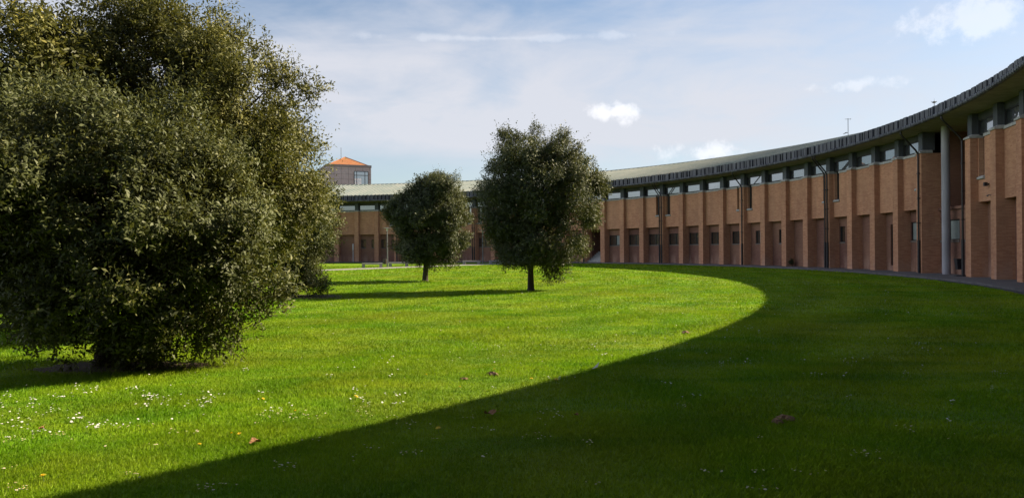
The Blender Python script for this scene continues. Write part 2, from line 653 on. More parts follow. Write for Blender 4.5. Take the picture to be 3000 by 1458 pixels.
mb = MB()
mg = MB()
I0, I1 = -44, 36
step = 0.5
i = I0
while i < I1:
    a, b = th_of(i), th_of(i + step)
    ea, eb = walk_edge(i), walk_edge(i + step)
    o_ = R + 4.0
    mb.face([polar(a, ea, .1), polar(b, eb, .1), polar(b, o_, .1), polar(a, o_, .1)])
    mb.face([polar(a, ea, -.05), polar(b, eb, -.05), polar(b, eb, .1), polar(a, ea, .1)])
    if i < 28:
        mg.face([polar(a, ea - .36, .012), polar(b, eb - .36, .012), polar(b, eb, .012), polar(a, ea, .012)])
    i += step
tag(mb.build('pavement', M['walk']), kind='structure')
tag(mg.build('gravel', M['gravel']), kind='structure')

# unseen paving outside the ring, added to cut green bounce off the ground
mb = MB()
for k in range(N):
    a, b = 2 * math.pi * k / N, 2 * math.pi * (k + 1) / N
    for r0, r1 in ((R + 16.2, R + 60), (R + 60, 700)):
        mb.face([polar(a, r0, .01), polar(a, r1, .01), polar(b, r1, .01), polar(b, r0, .01)])
tag(mb.build('pavement', M['paving']), kind='structure')

# pale path crossing the lawn towards the middle of the court
P0, P1 = Vector((-30.0, 41.0, 0)), Vector((-0.2, 83.3, 0))
pd = (P1 - P0).normalized()
pn = Vector((-pd.y, pd.x, 0))
mb = MB()
K = 40
for k in range(K):
    a, b = P0.lerp(P1, k / K), P0.lerp(P1, (k + 1) / K)
    mb.face([a - pn * 1.55 + Vector((0, 0, .02)), b - pn * 1.55 + Vector((0, 0, .02)),
             b + pn * 1.55 + Vector((0, 0, .02)), a + pn * 1.55 + Vector((0, 0, .02))])
    mb.face([a - pn * 1.55 + Vector((0, 0, -.02)), b - pn * 1.55 + Vector((0, 0, -.02)),
             b - pn * 1.55 + Vector((0, 0, .02)), a - pn * 1.55 + Vector((0, 0, .02))])
tag(mb.build('path', M['paving']), kind='structure')


def earth_patch(name, cx, cy, rx, ry, seed, n=40):
    r_ = random.Random(seed)
    ph = [r_.uniform(0, 6.28) for _ in range(4)]
    pts = []
    for k in range(n):
        a = 2 * math.pi * k / n
        f = 1 + .12 * math.sin(3 * a + ph[0]) + .09 * math.sin(5 * a + ph[1]) + .06 * math.sin(9 * a + ph[2])
        pts.append((cx + rx * f * math.cos(a), cy + ry * f * math.sin(a), .006))
    m_ = MB()
    m_.face(pts)
    return tag(m_.build(name, M['earth']), kind='structure')


earth_patch('bare_earth', -5.6, 10.6, 1.3, 0.55, 3)
earth_patch('bare_earth', -8.0, 26.3, 2.1, 1.3, 5)

# ------------------------------------------------------------------ the curved brick building
bld = empty('curved_brick_building', (CX, CY, 0))
tag(bld, 'long curved two-storey brick building with green metal roof and dark scalloped eaves around the lawn', 'building')
bld_inv = Matrix.Translation((-CX, -CY, 0))


def frame_at(th, r=R):
    """local x along the wall towards the near end, local y outward from the court"""
    return bld_inv @ Matrix.Translation(polar(th, r, 0)) @ Matrix.Rotation(th - math.pi / 2, 4, 'Z')


def put(name, me, mat4, parent=bld):
    o = bpy.data.objects.new(name, me)
    COL.objects.link(o)
    o.parent = parent
    o.matrix_local = mat4
    return o


SOF = 8.02                       # underside of the eaves at the wall
ZB = 0.1
# meshes shared by the bays
mb = MB(); mb.box(-PW, 0, 0, 1.15, ZB - .05, 6.85)
ME_pier = mb.mesh('pier', M['brick'])
mb = MB()
mb.hexa([(-PW - .05, -.06, 6.85), (.05, -.06, 6.85), (.05, .62, 6.85), (-PW - .05, .62, 6.85)],
        [(-PW - .05, -.06, 6.93), (.05, -.06, 6.93), (.05, .62, 6.93), (-PW - .05, .62, 6.93)])
mb.hexa([(-PW - .05, -.06, 6.9301), (.05, -.06, 6.9301), (.05, .62, 6.9301), (-PW - .05, .62, 6.9301)],
        [(-PW + .0, .10, 7.03), (.0, .10, 7.03), (.0, .62, 7.03), (-PW + .0, .62, 7.03)])
ME_cap = mb.mesh('pier_cap', M['conc'])
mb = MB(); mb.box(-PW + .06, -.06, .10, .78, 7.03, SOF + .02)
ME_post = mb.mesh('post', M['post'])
W2 = (BAY - PW) / 2              # half width of the opening between piers


def panel_mesh(slot_l, slot_r):
    """upper brick panel; slots are tall slit windows beside a pier"""
    m_ = MB()
    y0, y1 = .34, .98
    x0, x1 = -W2 - .04, W2 + .04
    zl, zt, zs = 3.74, 6.83, 4.90
    xa = -W2 + .09 if slot_l else x0
    m_.box(x0, x1, y0, y1, zl, zs)
    xl, xr = x0, x1
    if slot_l:
        m_.box(x0, -W2 + .09, y0, y1, zs, zt); xl = -W2 + .72
    if slot_r:
        m_.box(W2 - .09, x1, y0, y1, zs, zt); xr = W2 - .72
    m_.box(xl, xr, y0, y1, zs, zt)
    return m_.mesh('wall_panel', M['brick'])


def band_mesh(slot_l, slot_r):
    m_ = MB()
    xl = -W2 + .68 if slot_l else -W2 - .03
    xr = W2 - .68 if slot_r else W2 + .03
    m_.hexa([(xl, .29, 6.83), (xr, .29, 6.83), (xr, .70, 6.83), (xl, .70, 6.83)],
            [(xl, .31, 6.97), (xr, .31, 6.97), (xr, .70, 7.00), (xl, .70, 7.00)])
    return m_.mesh('sill_band', M['conc'])


PANEL = {k: panel_mesh(*k) for k in ((0, 0), (1, 0), (0, 1))}
BAND = {k: band_mesh(*k) for k in ((0, 0), (1, 0), (0, 1))}
# slit window beside a pier: pane, frame, sill
SL0, SL1 = .09, .72


def slit_meshes(side):
    s = 1 if side == 'r' else -1
    x0, x1 = sorted((s * (W2 - SL0), s * (W2 - SL1)))
    p_ = MB(); p_.box(x0 + .04, x1 - .04, .60, .62, 4.98, 6.98)
    f_ = MB()
    f_.box(x0, x0 + .05, .56, .66, 4.96, 7.0); f_.box(x1 - .05, x1, .56, .66, 4.96, 7.0)
    f_.box(x0 + .05, x1 - .05, .56, .66, 4.96, 5.02); f_.box(x0 + .05, x1 - .05, .56, .66, 6.94, 7.0)
    s_ = MB()
    s_.hexa([(x0 - .05, .24, 4.84), (x1 + .05, .24, 4.84), (x1 + .05, .338, 4.80), (x0 - .05, .338, 4.80)],
            [(x0 - .05, .24, 4.92), (x1 + .05, .24, 4.92), (x1 + .05, .338, 4.985), (x0 - .05, .338, 4.985)])
    s_.hexa([(x0 + .004, .338, 4.902), (x1 - .004, .338, 4.902), (x1 - .004, .56, 4.902), (x0 + .004, .56, 4.902)],
            [(x0 + .004, .338, 4.98), (x1 - .004, .338, 4.98), (x1 - .004, .56, 5.0), (x0 + .004, .56, 5.0)])
    return (p_.mesh('slit_window', M['glass_low']), f_.mesh('frame', M['frame']), s_.mesh('sill', M['conc']))


SLIT = {k: slit_meshes(k) for k in 'lr'}
# clerestory window between the posts
gx = W2 + .02
p_ = MB(); p_.box(-gx + .06, gx - .06, .43, .45, 7.06, 7.66)
ME_cler = p_.mesh('clerestory_window', M['glass_high'])
f_ = MB()
f_.box(-gx - .05, -gx + .07, .39, .49, 6.985, 7.70); f_.box(gx - .07, gx + .05, .39, .49, 6.985, 7.70)
f_.box(-gx + .07, gx - .07, .39, .49, 6.985, 7.07); f_.box(-gx + .07, gx - .07, .39, .49, 7.64, 7.70)
ME_clerf = f_.mesh('frame', M['frame'])
h_ = MB(); h_.box(-gx - .05, gx + .05, .37, .60, 7.701, SOF + .02)
ME_head = h_.mesh('head_panel', M['dark_board'])
GY = .75                         # set-back of the ground-floor wall


def ground_meshes(kind, a):
    """kind: 'win' window from offset a to the near pier, 'two' two narrow ones, 'door', 'blank'"""
    x0, x1 = -W2 - .03, W2 + .03
    z0, zb, zt, z1 = ZB - .05, 1.95, 3.06, 3.95
    w_ = MB(); res = {}
    if kind == 'win':
        spans = [(-W2 + max(a, .02), W2 - .02)]
    elif kind == 'two':
        spans = [(-W2 + .03, -W2 + .72), (W2 - .72, W2 - .03)]
    elif kind == 'tall':
        spans = [(-.55, W2 - .02)]; zb, zt = .95, 3.62
    elif kind == 'door':
        spans = [(-.62, .62)]; zb, zt = .42, 3.0
    else:
        spans = []
    # wall in pieces around the openings
    xs = x0
    if spans:
        w_.box(x0, x1, GY, GY + .3, zt, z1)
        if zb > .3:
            w_.box(x0, x1, GY, GY + .3, z0, zb)
        for (a0, a1) in spans:
            if a0 - xs > .005:
                w_.box(xs, a0, GY, GY + .3, zb, zt)
            xs = a1
        if x1 - xs > .005:
            w_.box(xs, x1, GY, GY + .3, zb, zt)
    else:
        w_.box(x0, x1, GY, GY + .3, z0, z1)
    res['wall'] = w_.mesh('ground_wall', M['brick_shaded'])
    res['wins'] = []
    for (a0, a1) in spans:
        p_, f_, s_ = MB(), MB(), MB()
        if kind == 'door':
            p_.box(a0 + .06, a1 - .06, GY + .16, GY + .20, zb, zt - .06)
            for q in (-.28, .28):
                p_.box(q - .17, q + .17, GY + .14, GY + .158, zb + .3, zb + .95)
                p_.box(q - .17, q + .17, GY + .14, GY + .158, zb + 1.1, zt - .35)
            f_.box(a0 + .001, a0 + .06, GY + .1, GY + .22, zb, zt - .001); f_.box(a1 - .06, a1 - .001, GY + .1, GY + .22, zb, zt - .001)
            f_.box(a0 + .06, a1 - .06, GY + .1, GY + .22, zt - .06, zt - .001)
            h_ = MB(); h_.tube([(.10, GY + .12, zb + 1.0), (.10, GY + .08, zb + 1.0), (.24, GY + .08, zb + 1.0)], .016, 6)
            res['door'] = (p_.mesh('door', M['doorwood']), f_.mesh('frame', M['frame']), h_.mesh('handle', M['lampmetal']))
        else:
            p_.box(a0 + .05, a1 - .05, GY + .12, GY + .14, zb + .05, zt - .05)
            fw = .05
            f_.box(a0 + .001, a0 + fw, GY + .07, GY + .18, zb + .001, zt - .001); f_.box(a1 - fw, a1 - .001, GY + .07, GY + .18, zb + .001, zt - .001)
            f_.box(a0 + fw, a1 - fw, GY + .07, GY + .18, zb + .001, zb + fw); f_.box(a0 + fw, a1 - fw, GY + .07, GY + .18, zt - fw, zt - .001)
            if a1 - a0 > 1.4:
                xm = a0 + .42 * (a1 - a0)
                f_.box(xm - .03, xm + .03, GY + .075, GY + .175, zb + fw, zt - fw)
            s_.box(a0 + .002, a1 - .002, GY - .04, GY + .10, zb - .10, zb + .0005)
            res['wins'].append((p_.mesh('ground_window', M['glass_low']), f_.mesh('frame', M['frame']), s_.mesh('sill', M['sill_dull'])))
    return res


GCACHE = {}


def ground_set(kind, a=0.0):
    k = (kind, a)
    if k not in GCACHE:
        GCACHE[k] = ground_meshes(kind, a)
    return GCACHE[k]


# down-pipes
def pipe_mesh(x):
    m_ = MB()
    m_.tube([(x, -1.02, 8.10), (x, -1.02, 7.98), (x, -.95, 7.86), (x, -.22, 7.05), (x, -.10, 6.84), (x, -.09, 6.6), (x, -.09, 1.95)],
            .05, 10)
    for z in (2.9, 4.3, 5.7):
        m_.box(x - .075, x + .075, -.15, -.002, z, z + .05)
    return m_.mesh('downpipe', M['pipe'])


def sleeve_mesh(x):
    m_ = MB(); m_.tube([(x, -.09, ZB), (x, -.09, 1.95)], .075, 12)
    return m_.mesh('sleeve', M['iron'])


DOUBLE, SINGLE = {3, 11, -7, -15, -23}, {-1, 7, 15, -11, -19}
PIPEP = DOUBLE | SINGLE | {17, 23, 27}
SINGLE_L = {17, 23, 27}
PIPES = {x: (pipe_mesh(x), sleeve_mesh(x)) for x in (-.44, -.17, -.14, -.70)}
GAP = {16}                       # pier left out: the double bay with the round column
OPEN = {31, 32, 33}              # passage in which the photographer stands
LOW, HIGH = -24, 30


def shift(i):
    return th_of(i + (.27 if i <= -5 else 0.0))


gw = {5: ('win', .22), 6: ('win', .3), 7: ('win', .62), 8: ('win', .86), 9: ('win', 1.2), 10: ('win', 1.55), 11: ('two', 0),
      12: ('win', 1.6), 13: ('door', 0), 14: ('win', 0), 15: ('win', 0)}
# key = index of the pier at the FAR end of the bay
rr = random.Random(4)
for i in range(LOW, HIGH + 1):
    th = shift(i)
    if i not in GAP:
        f4 = frame_at(th)
        put('pier', ME_pier, f4)
        put('pier_cap', ME_cap, f4)
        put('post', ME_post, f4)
        if i in DOUBLE:
            for x in (-.44, -.14):
                d = put('downpipe', PIPES[x][0], f4); put('sleeve', PIPES[x][1], Matrix.Identity(4), d)
        elif i in SINGLE:
            d = put('downpipe', PIPES[-.17][0], f4); put('sleeve', PIPES[-.17][1], Matrix.Identity(4), d)
        elif i in SINGLE_L:
            d = put('downpipe', PIPES[-.70][0], f4); put('sleeve', PIPES[-.70][1], Matrix.Identity(4), d)
    if i == HIGH or i in (15, 16):
        continue
    thm = .5 * (th + shift(i + 1) + PW / R)
    b4 = frame_at(thm)
    key = (1 if i in PIPEP else 0, 1 if (i + 1) in PIPEP else 0)
    put('wall_panel', PANEL[key], b4)
    put('sill_band', BAND[key], b4)
    for sd_, on in (('l', key[0]), ('r', key[1])):
        if on:
            s = put('slit_window', SLIT[sd_][0], b4)
            put('frame', SLIT[sd_][1], Matrix.Identity(4), s); put('sill', SLIT[sd_][2], Matrix.Identity(4), s)
    c = put('clerestory_window', ME_cler, b4)
    put('frame', ME_clerf, Matrix.Identity(4), c)
    put('head_panel', ME_head, b4)
    if i == -1:
        continue                 # entrance bay, built below
    if i in gw:
        kd = gw[i]
    elif i >= 17:
        kd = ('tall', 0) if i in (17, 18) else ('win', .4)
    elif i < -8:
        kd = ('two', 0) if i != -14 else ('blank', 0)
    else:
        kd = ('win', .05)
    gs = ground_set(*kd)
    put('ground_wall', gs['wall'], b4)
    for pm, fm, sm in gs['wins']:
        s = put('ground_window', pm, b4)
        put('frame', fm, Matrix.Identity(4), s); put('sill', sm, Matrix.Identity(4), s)
        if i in (0, 7, 14, 15):
            bx = MB(); bx.box(-W2 + (.12 if i > 10 else 1.1), W2 - (.75 if i > 10 else .2), GY + .085, GY + .118, 2.0, 3.005)
            put('blind', bx.mesh('blind', M['blind']), Matrix.Identity(4), s)
    if 'door' in gs:
        s = put('door', gs['door'][0], b4)
        put('frame', gs['door'][1], Matrix.Identity(4), s); put('handle', gs['door'][2], Matrix.Identity(4), s)

# entrance bay: steps rising to a glazed door deep inside
thm = .5 * (shift(-1) + shift(0) + PW / R)
b4 = frame_at(thm)
m_ = MB()
for k in range(7):
    m_.box(-W2 + .01, W2 - .01, .35 + .3 * k, .35 + .3 * (k + 1) - (.0 if k == 6 else .002), ZB, ZB + .17 * (k + 1))
m_.box(-W2 + .01, W2 - .01, 2.452, 4.2, ZB, ZB + .17 * 7 - .003)
m_.build('entrance_steps', M['conc'], bld).matrix_local = b4
m_ = MB()
m_.box(-W2 - .5, W2 + .5, 4.2, 4.4, 0, 4.2); m_.box(-W2 - .5, -W2 - .02, 1.15, 4.2, 0, 4.0); m_.box(W2 + .02, W2 + .5, 1.15, 4.2, 0, 4.0)
m_.box(-W2 - .5, W2 + .5, .98, 4.4, 4.2, 4.4)
m_.build('entrance_wall', M['brick_shaded'], bld).matrix_local = b4
m_ = MB(); m_.box(-.95, .95, 4.14, 4.18, 1.32, 3.6)
g_ = m_.build('entrance_door', M['glass_low'], bld); g_.matrix_local = b4
m_ = MB()
for x in (-.99, -.30, .34, .95):
    m_.box(x, x + .05, 4.1, 4.196, 1.32, 3.64)
m_.box(-.94, .95, 4.1, 4.19, 3.6, 3.66); m_.box(-.94, .95, 4.105, 4.19, 2.75, 2.80)
fr = m_.build('frame', M['frame'], g_)
red = flat_mat('red_board', (0.32, 0.05, 0.025), 0.6, 0.15, 8)
m_ = MB(); m_.box(-.9, -.32, 4.06, 4.095, 2.82, 3.55)
m_.build('red_panel', red, bld).matrix_local = b4
m_ = MB(); m_.tube([(-.85, .5, ZB + .17), (-.85, .5, 1.2), (-.85, 2.5, 2.3), (-.85, 2.5, 1.3)], .025, 8)
m_.build('handrail', M['iron'], bld).matrix_local = b4

# double bay with the round column
thc = .5 * (shift(15) + shift(17) + PW / R)
b4 = frame_at(thc)
HW = (R * (shift(15) - shift(17)) - PW) / 2
m_ = MB()
sag = .12
yb = .95
m_.box(-HW - .05, HW + .05, yb, yb + .3, ZB - .05, 1.95); m_.box(-HW - .05, HW + .05, yb, yb + .3, 3.06, 3.60)
m_.box(-HW - .05, HW + .05, yb - .12, 3.4, 3.601, 3.75)
m_.box(-HW - .3, HW + .3, 3.3, 3.5, 3.751, 9.0)
m_.box(-HW - .35, -HW - .001, 1.152, 3.3, 3.5, 9.0)
m_.box(HW + .001, HW + .35, 1.152, 3.3, 3.5, 9.0)
m_.box(-.3, .3, yb, yb + .3, 1.951, 3.059)
m_.build('back_wall', M['brick_shaded'], bld).matrix_local = b4
for (a0, a1) in ((-HW + .03, -.305), (.305, HW - .03)):
    p_, f_, s_ = MB(), MB(), MB()
    p_.box(a0 + .04, a1 - .04, yb + .10, yb + .12, 1.99, 3.02)
    f_.box(a0, a0 + .05, yb + .05, yb + .16, 1.952, 3.058); f_.box(a1 - .05, a1, yb + .05, yb + .16, 1.952, 3.058)
    f_.box(a0 + .05, a1 - .05, yb + .05, yb + .16, 1.952, 2.0); f_.box(a0 + .05, a1 - .05, yb + .05, yb + .16, 3.0, 3.058)
    xm = a0 + .45 * (a1 - a0)
    f_.box(xm - .025, xm + .025, yb + .055, yb + .155, 2.0, 3.0)
    s_.box(a0 - .02, a1 + .02, yb - .05, yb - .002, 1.82, 1.945)
    s = p_.build('ground_window', M['glass_low'], bld); s.matrix_local = b4
    f_.build('frame', M['frame'], s); s_.build('sill', M['sill_dull'], s)
    bl = MB(); bl.box(a0 + .30, a1 - .25, yb + .085, yb + .098, 2.0, 3.0)
    bl.build('blind', M['blind'], s)
thcol = math.atan2(39.87 - CY, 23.52 - CX)
m_ = MB(); m_.lathe([(.0, ZB), (.208, ZB), (.208, 2.2), (.198, 2.21), (.198, 2.225), (.208, 2.235), (.208, 4.6), (.198, 4.61), (.198, 4.625),
                     (.208, 4.635), (.208, 7.2), (.198, 7.21), (.198, 7.225), (.208, 7.235), (.208, SOF + .1)], 32)
m_.build('round_column', M['conc_blue'], bld).matrix_local = frame_at(thcol, R + .48)
for nm, x0, x1 in (('post', -HW - .0, -HW + .0),):
    pass

# small wall fittings near the right end
m_ = MB(); m_.box(-.07, .07, -.22, -.08, 4.42, 4.60); m_.box(-.04, .04, -.08, .0, 4.48, 4.54)
m_.build('wall_lamp', M['iron'], bld).matrix_local = frame_at(th_of(17.42), R + .34)
m_ = MB(); m_.tube([(0, 0, 3.92), (0, -.10, 3.95), (0, -.17, 3.88)], [.02, .02, .045], 8)
m_.build('wall_lamp', M['lampmetal'], bld).matrix_local = frame_at(th_of(17.80), R + .02)


# ring-shaped parts: profile swept round the court
def sweep(prof, i0, i1, step=.5, closed=False):
    m_ = MB()
    i = i0
    while i < i1 - 1e-6:
        a, b = th_of(i), th_of(i + step)
        seq = list(zip(prof, prof[1:] + prof[:1])) if closed else list(zip(prof, prof[1:]))
        for (r0, z0), (r1, z1) in seq:
            pts = [Vector(polar(a, r0, z0)), Vector(polar(b, r0, z0)), Vector(polar(b, r1, z1)), Vector(polar(a, r1, z1))]
            pts = [p - Vector((CX, CY, 0)) for p in pts]
            L0 = -i * BAY; L1 = -(i + step) * BAY
            up = abs(z1 - z0) > abs(r1 - r0)
            m_.face(pts, 0, [(L0, z0 if up else r0), (L1, z0 if up else r0), (L1, z1 if up else r1), (L0, z1 if up else r1)])
        i += step
    return m_


RA, RB = -45, 75
RE = R - 1.143                    # inner edge of the eaves
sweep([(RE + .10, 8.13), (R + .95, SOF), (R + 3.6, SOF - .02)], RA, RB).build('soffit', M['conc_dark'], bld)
# gutter: rounded little trough of lead tiles
gut = sweep([(RE + .12, 8.11), (RE + .03, 8.12), (RE - .02, 8.17), (RE - .03, 8.25), (RE + .0, 8.30), (RE + .10, 8.30), (RE + .10, 8.24)], RA, RB)
i = RA
while i < RB:                    # joints of the trough
    a = th_of(i)
    d = Vector((math.cos(a), math.sin(a), 0)); tt_ = Vector((math.sin(a), -math.cos(a), 0))
    c_ = Vector(polar(a, RE - .038, 0)) - Vector((CX, CY, 0))
    q = [c_ - tt_ * .02, c_ + tt_ * .02, c_ + tt_ * .02 + d * .06, c_ - tt_ * .02 + d * .06]
    gut.hexa([p + Vector((0, 0, 8.135)) for p in q], [p + Vector((0, 0, 8.306)) for p in q])
    i += .11
gut.build('gutter', M['fascia'], bld)
# tall upright fascia of dark lead sheets set back behind the gutter
m_ = MB()
rf = random.Random(9)
i = RA
FR, FZ0, FZ1 = R - .32, 8.24, 8.99
def fbox(i0, i1, out, z1):
    a, b = th_of(i0), th_of(i1)
    q = [polar(a, FR - out, 0), polar(b, FR - out, 0), polar(b, FR + .02, 0), polar(a, FR + .02, 0)]
    q = [Vector(p) - Vector((CX, CY, 0)) for p in q]
    m_.hexa([p + Vector((0, 0, FZ0)) for p in q], [p + Vector((0, 0, z1)) for p in q])
while i < RB:
    wdt = rf.choice([.14, .14, .155, .155, .055])
    j = i + wdt
    fbox(i, j, rf.uniform(.15, .21), FZ1 + rf.uniform(-.01, .03))
    i = j + rf.uniform(.042, .062)
for r0, r1, z in ((FR - .02, FR - .02, 0),):
    pass
sw = sweep([(FR, FZ0 - .05), (FR, FZ1 - .04)], RA, RB)
for f_, u_ in zip(sw.f, sw.uv):
    m_.face([sw.v[k] for k in f_], 0, u_)
m_.build('fascia', M['fascia'], bld)
# flat lead shelf between gutter and fascia
sweep([(RE + .10, 8.242), (FR + .01, 8.262)], RA, RB).build('lead_shelf', M['fascia'], bld)
# roof with standing seams
RR, ZR = R + 9.02, 11.27
m_ = sweep([(R - .36, 9.0), (RR, ZR), (R + 17.5, 9.4), (R + 17.5, 9.0), (R + 16, 9.0)], RA, RB)
i = RA
while i < RB:
    a = th_of(i); nx = Vector((math.cos(a), math.sin(a), 0)); tt_ = Vector((math.sin(a), -math.cos(a), 0)) * .03
    p0, p1 = nx * (R - .37) + Vector((0, 0, 8.995)), nx * RR + Vector((0, 0, ZR))
    up = Vector((0, 0, .075))
    m_.hexa([p0 - tt_, p0 + tt_, p1 + tt_, p1 - tt_], [p0 - tt_ + up, p0 + tt_ + up, p1 + tt_ + up, p1 - tt_ + up])
    i += .2
m_.build('roof', M['roof'], bld)
sweep([(RR - .14, ZR + .02), (RR, ZR + .10), (RR + .14, ZR + .02)], RA, RB, .5).build('ridge_cap', M['roof'], bld)
# outer wall of the ring and a floor slab so that the inside is closed
sweep([(R + 16, 0), (R + 16, 9.0)], RA, RB, 1.0).build('outer_wall', M['brick'], bld)
sweep([(R + .80, SOF + .06), (R + .80, 9.2)], RA, RB, 1.0).build('attic_wall', M['dark_board'], bld)

# walls of the passage where the photographer stands
for i_, s in ((30.02, 0), (34.2, 0)):
    m_ = MB(); m_.box(-.02, .28, 1.16, 16, 0, SOF + .5)
    m_.build('passage_wall', M['brick'], bld).matrix_local = frame_at(th_of(i_))
m_ = sweep([(R + 1.3, ZB - .03), (R + 1.3, 9)], 34.2, 43, 1.0)
m_.build('end_wall', M['brick'], bld)

# aerials standing on the roof
g = (24.7, 54.209)
rad = math.hypot(g[0] - CX, g[1] - CY); zr = 8.985 + (rad - (R - .3)) / (RR - R + .3) * (ZR - 8.985)
r_ = empty('roof_aerial', (g[0], g[1], zr))
tag(r_, 'thin forked aerial mast on the green roof near the third double downpipe', 'aerial')
tag(r_, 'thin aerial mast with short cross arms on the green roof', 'aerial')
m_ = MB(); m_.tube([(0, 0, -.05), (0, 0, 1.45)], .022, 8); m_.build('mast', M['lampmetal'], r_)
m_ = MB(); m_.tube([(-.22, 0, 1.40), (.22, 0, 1.40)], .014, 6); m_.tube([(.2, 0, 1.36), (.2, 0, 1.46)], .012, 6)
m_.tube([(0, 0, .42), (-.3, 0, .34)], .02, 6); m_.tube([(-.12, 0, .44), (-.3, 0, .34)], .02, 6)
m_.tube([(-.3, -.12, .33), (-.3, .12, .33)], .018, 6)
m_.build('cross_arm', M['lampmetal'], r_)
g = (27.3, 47.7)
rad = math.hypot(g[0] - CX, g[1] - CY); zr = 8.985 + (rad - (R - .3)) / (RR - R + .3) * (ZR - 8.985)
r_ = empty('lightning_rod', (g[0], g[1], zr))
tag(r_, 'short lightning rod with a ring of prongs on the roof edge above the column bay', 'lightning rod')
m_ = MB(); m_.tube([(0, 0, -.05), (0, 0, .85)], .018, 8); m_.tube([(0, 0, .85), (0, 0, 1.08)], [.012, .003], 6); m_.build('mast', M['lampmetal'], r_)
m_ = MB(); m_.lathe([(.02, .76), (.11, .80), (.13, .85), (.10, .855), (.02, .9)], 10)
for k in range(6):
    a = k * math.pi / 3
    m_.tube([(.1 * math.cos(a), .1 * math.sin(a), .83), (.19 * math.cos(a), .19 * math.sin(a), .87)], .009, 5)
m_.build('prong_head', M['lampmetal'], r_)

# ------------------------------------------------------------------ tower behind
tw = empty('stone_tower', (-33.7, 150, 0), math.radians(12.7 + 10))
tag(tw, 'square grey stone-clad tower with an orange tiled pyramid roof behind the curved building', 'tower')
HWD = 4.35
m_ = MB()
m_.box(-HWD, HWD, -HWD, HWD, 0, 18.0)
m_.build('wall', M['plaster'], tw)
m_ = MB(); m_.box(-HWD - .08, HWD + .08, -HWD - .08, HWD + .08, 18.0, 18.5); m_.build('parapet', flat_mat('coping', (.19, .175, .17), .8, .15, 3), tw)
m_ = MB()
for z in np.arange(9.6, 18, 1.0):     # cladding joints
    m_.box(-HWD - .012, HWD + .012, -HWD - .012, HWD + .012, z, z + .035)
for x in np.arange(-HWD + 1.4, HWD, 1.4):
    m_.box(x, x + .035, -HWD - .012, -HWD, 0, 18); m_.box(-HWD - .012, -HWD, x, x + .035, 0, 18)
m_.build('joint', flat_mat('joint', (.12, .10, .095), .9, .1, 3), tw)
rw = 3.85
m_ = MB()
ap = (0, 0, 20.5)
cs = [(-rw, -rw, 18.5), (rw, -rw, 18.5), (rw, rw, 18.5), (-rw, rw, 18.5)]
for k in range(4):
    a, b = Vector(cs[k]), Vector(cs[(k + 1) % 4])
    L = (b - a).length; mid = (a + b) / 2; hgt = (Vector(ap) - mid).length
    m_.face([a, b, ap], 0, [(0, 0), (L, 0), (L / 2, hgt)])
m_.build('roof', M['tile'], tw)
m_ = MB()
for k in range(4):
    a = Vector(cs[k])
    m_.tube([a, a.lerp(Vector(ap), .5), ap], .09, 6)
m_.build('hip_tile', M['tile'], tw)
m_ = MB(); m_.tube([(-.8, 0, 19.6), (-.8, 0, 22.4)], .045, 6); m_.build('aerial', M['lampmetal'], tw)
skyg = glass_mat('tower_glass', .35, (.05, .06, .065))
wx0, wx1, wz0, wz1 = 1.0, 3.75, 13.75, 17.2
m_ = MB(); m_.box(wx0, wx1, -HWD - .03, -HWD - .016, wz0, wz1)
wn = m_.build('window', skyg, tw)
m_ = MB()
for x in (wx0, wx0 + .48, wx1 - .65, wx1):
    m_.box(x - .05, x + .05, -HWD - .10, -HWD - .031, wz0, wz1)
for z in (wz0, wz0 + .65, wz1 - .75, wz1):
    m_.box(wx0, wx1, -HWD - .096, -HWD - .032, z - .05, z + .05)
m_.build('frame', M['frame'], wn)
m_ = MB()
for x0 in (wx0 + .06, wx0 + .55, wx0 + .98):
    for z0, z1 in ((wz0 + .08, wz0 + .58), (wz0 + .74, wz0 + 1.5), (wz0 + 1.58, wz0 + 2.1)):
        m_.box(x0, x0 + .38, -HWD - .037, -HWD - .0305, z0, z1)
m_.build('bright_pane', flat_mat('white_blind', (.78, .80, .82), .6, .05, 3), wn)

# ------------------------------------------------------------------ benches, bin, lamps
def bench(x, y, rz, label):
    t = empty('concrete_bench', (x, y, 0), rz)
    tag(t, label, 'bench', 'concrete benches along the path')
    m_ = MB(); m_.bevbox(-.96, .96, -.24, .24, .31, .43, .015); m_.build('seat', M['bench'], t)
    for s in (-1, 1):
        m_ = MB(); m_.bevbox(s * .79 - .13, s * .79 + .13, -.21, .21, .0, .308, .004); m_.build('leg', M['bench'], t)
    return t


prz = math.atan2(pd.y, pd.x)
bench(-13.0, 68.7, .20, 'leftmost concrete slab bench beside the litter bin on the pale path')
bench(-11.05, 71.9, .25, 'concrete bench half hidden behind the smaller round tree, just right of the lamp post')
bench(-4.35, 79.3, -.12, 'concrete slab bench in full view between the two round trees')
bench(-1.55, 80.6, .15, 'concrete bench partly hidden by the taller tree, right of a lamp post')

t = empty('litter_bin', (-12.25, 71.4, 0))
tag(t, 'dark brown litter bin on thin legs right beside the leftmost bench', 'bin')
m_ = MB(); m_.lathe([(0, .27), (.17, .27), (.20, .76), (.19, .77), (.17, .74), (0, .70)], 16); m_.build('bucket', flat_mat('brown_bin', (.06, .045, .036), .6, .25, 8), t)
m_ = MB()
for s in (-1, 1):
    m_.tube([(s * .22, 0, 0), (s * .22, 0, .62)], .016, 6)
m_.tube([(-.22, 0, .2), (.22, 0, .2)], .014, 6)
m_.build('stand', M['iron'], t)

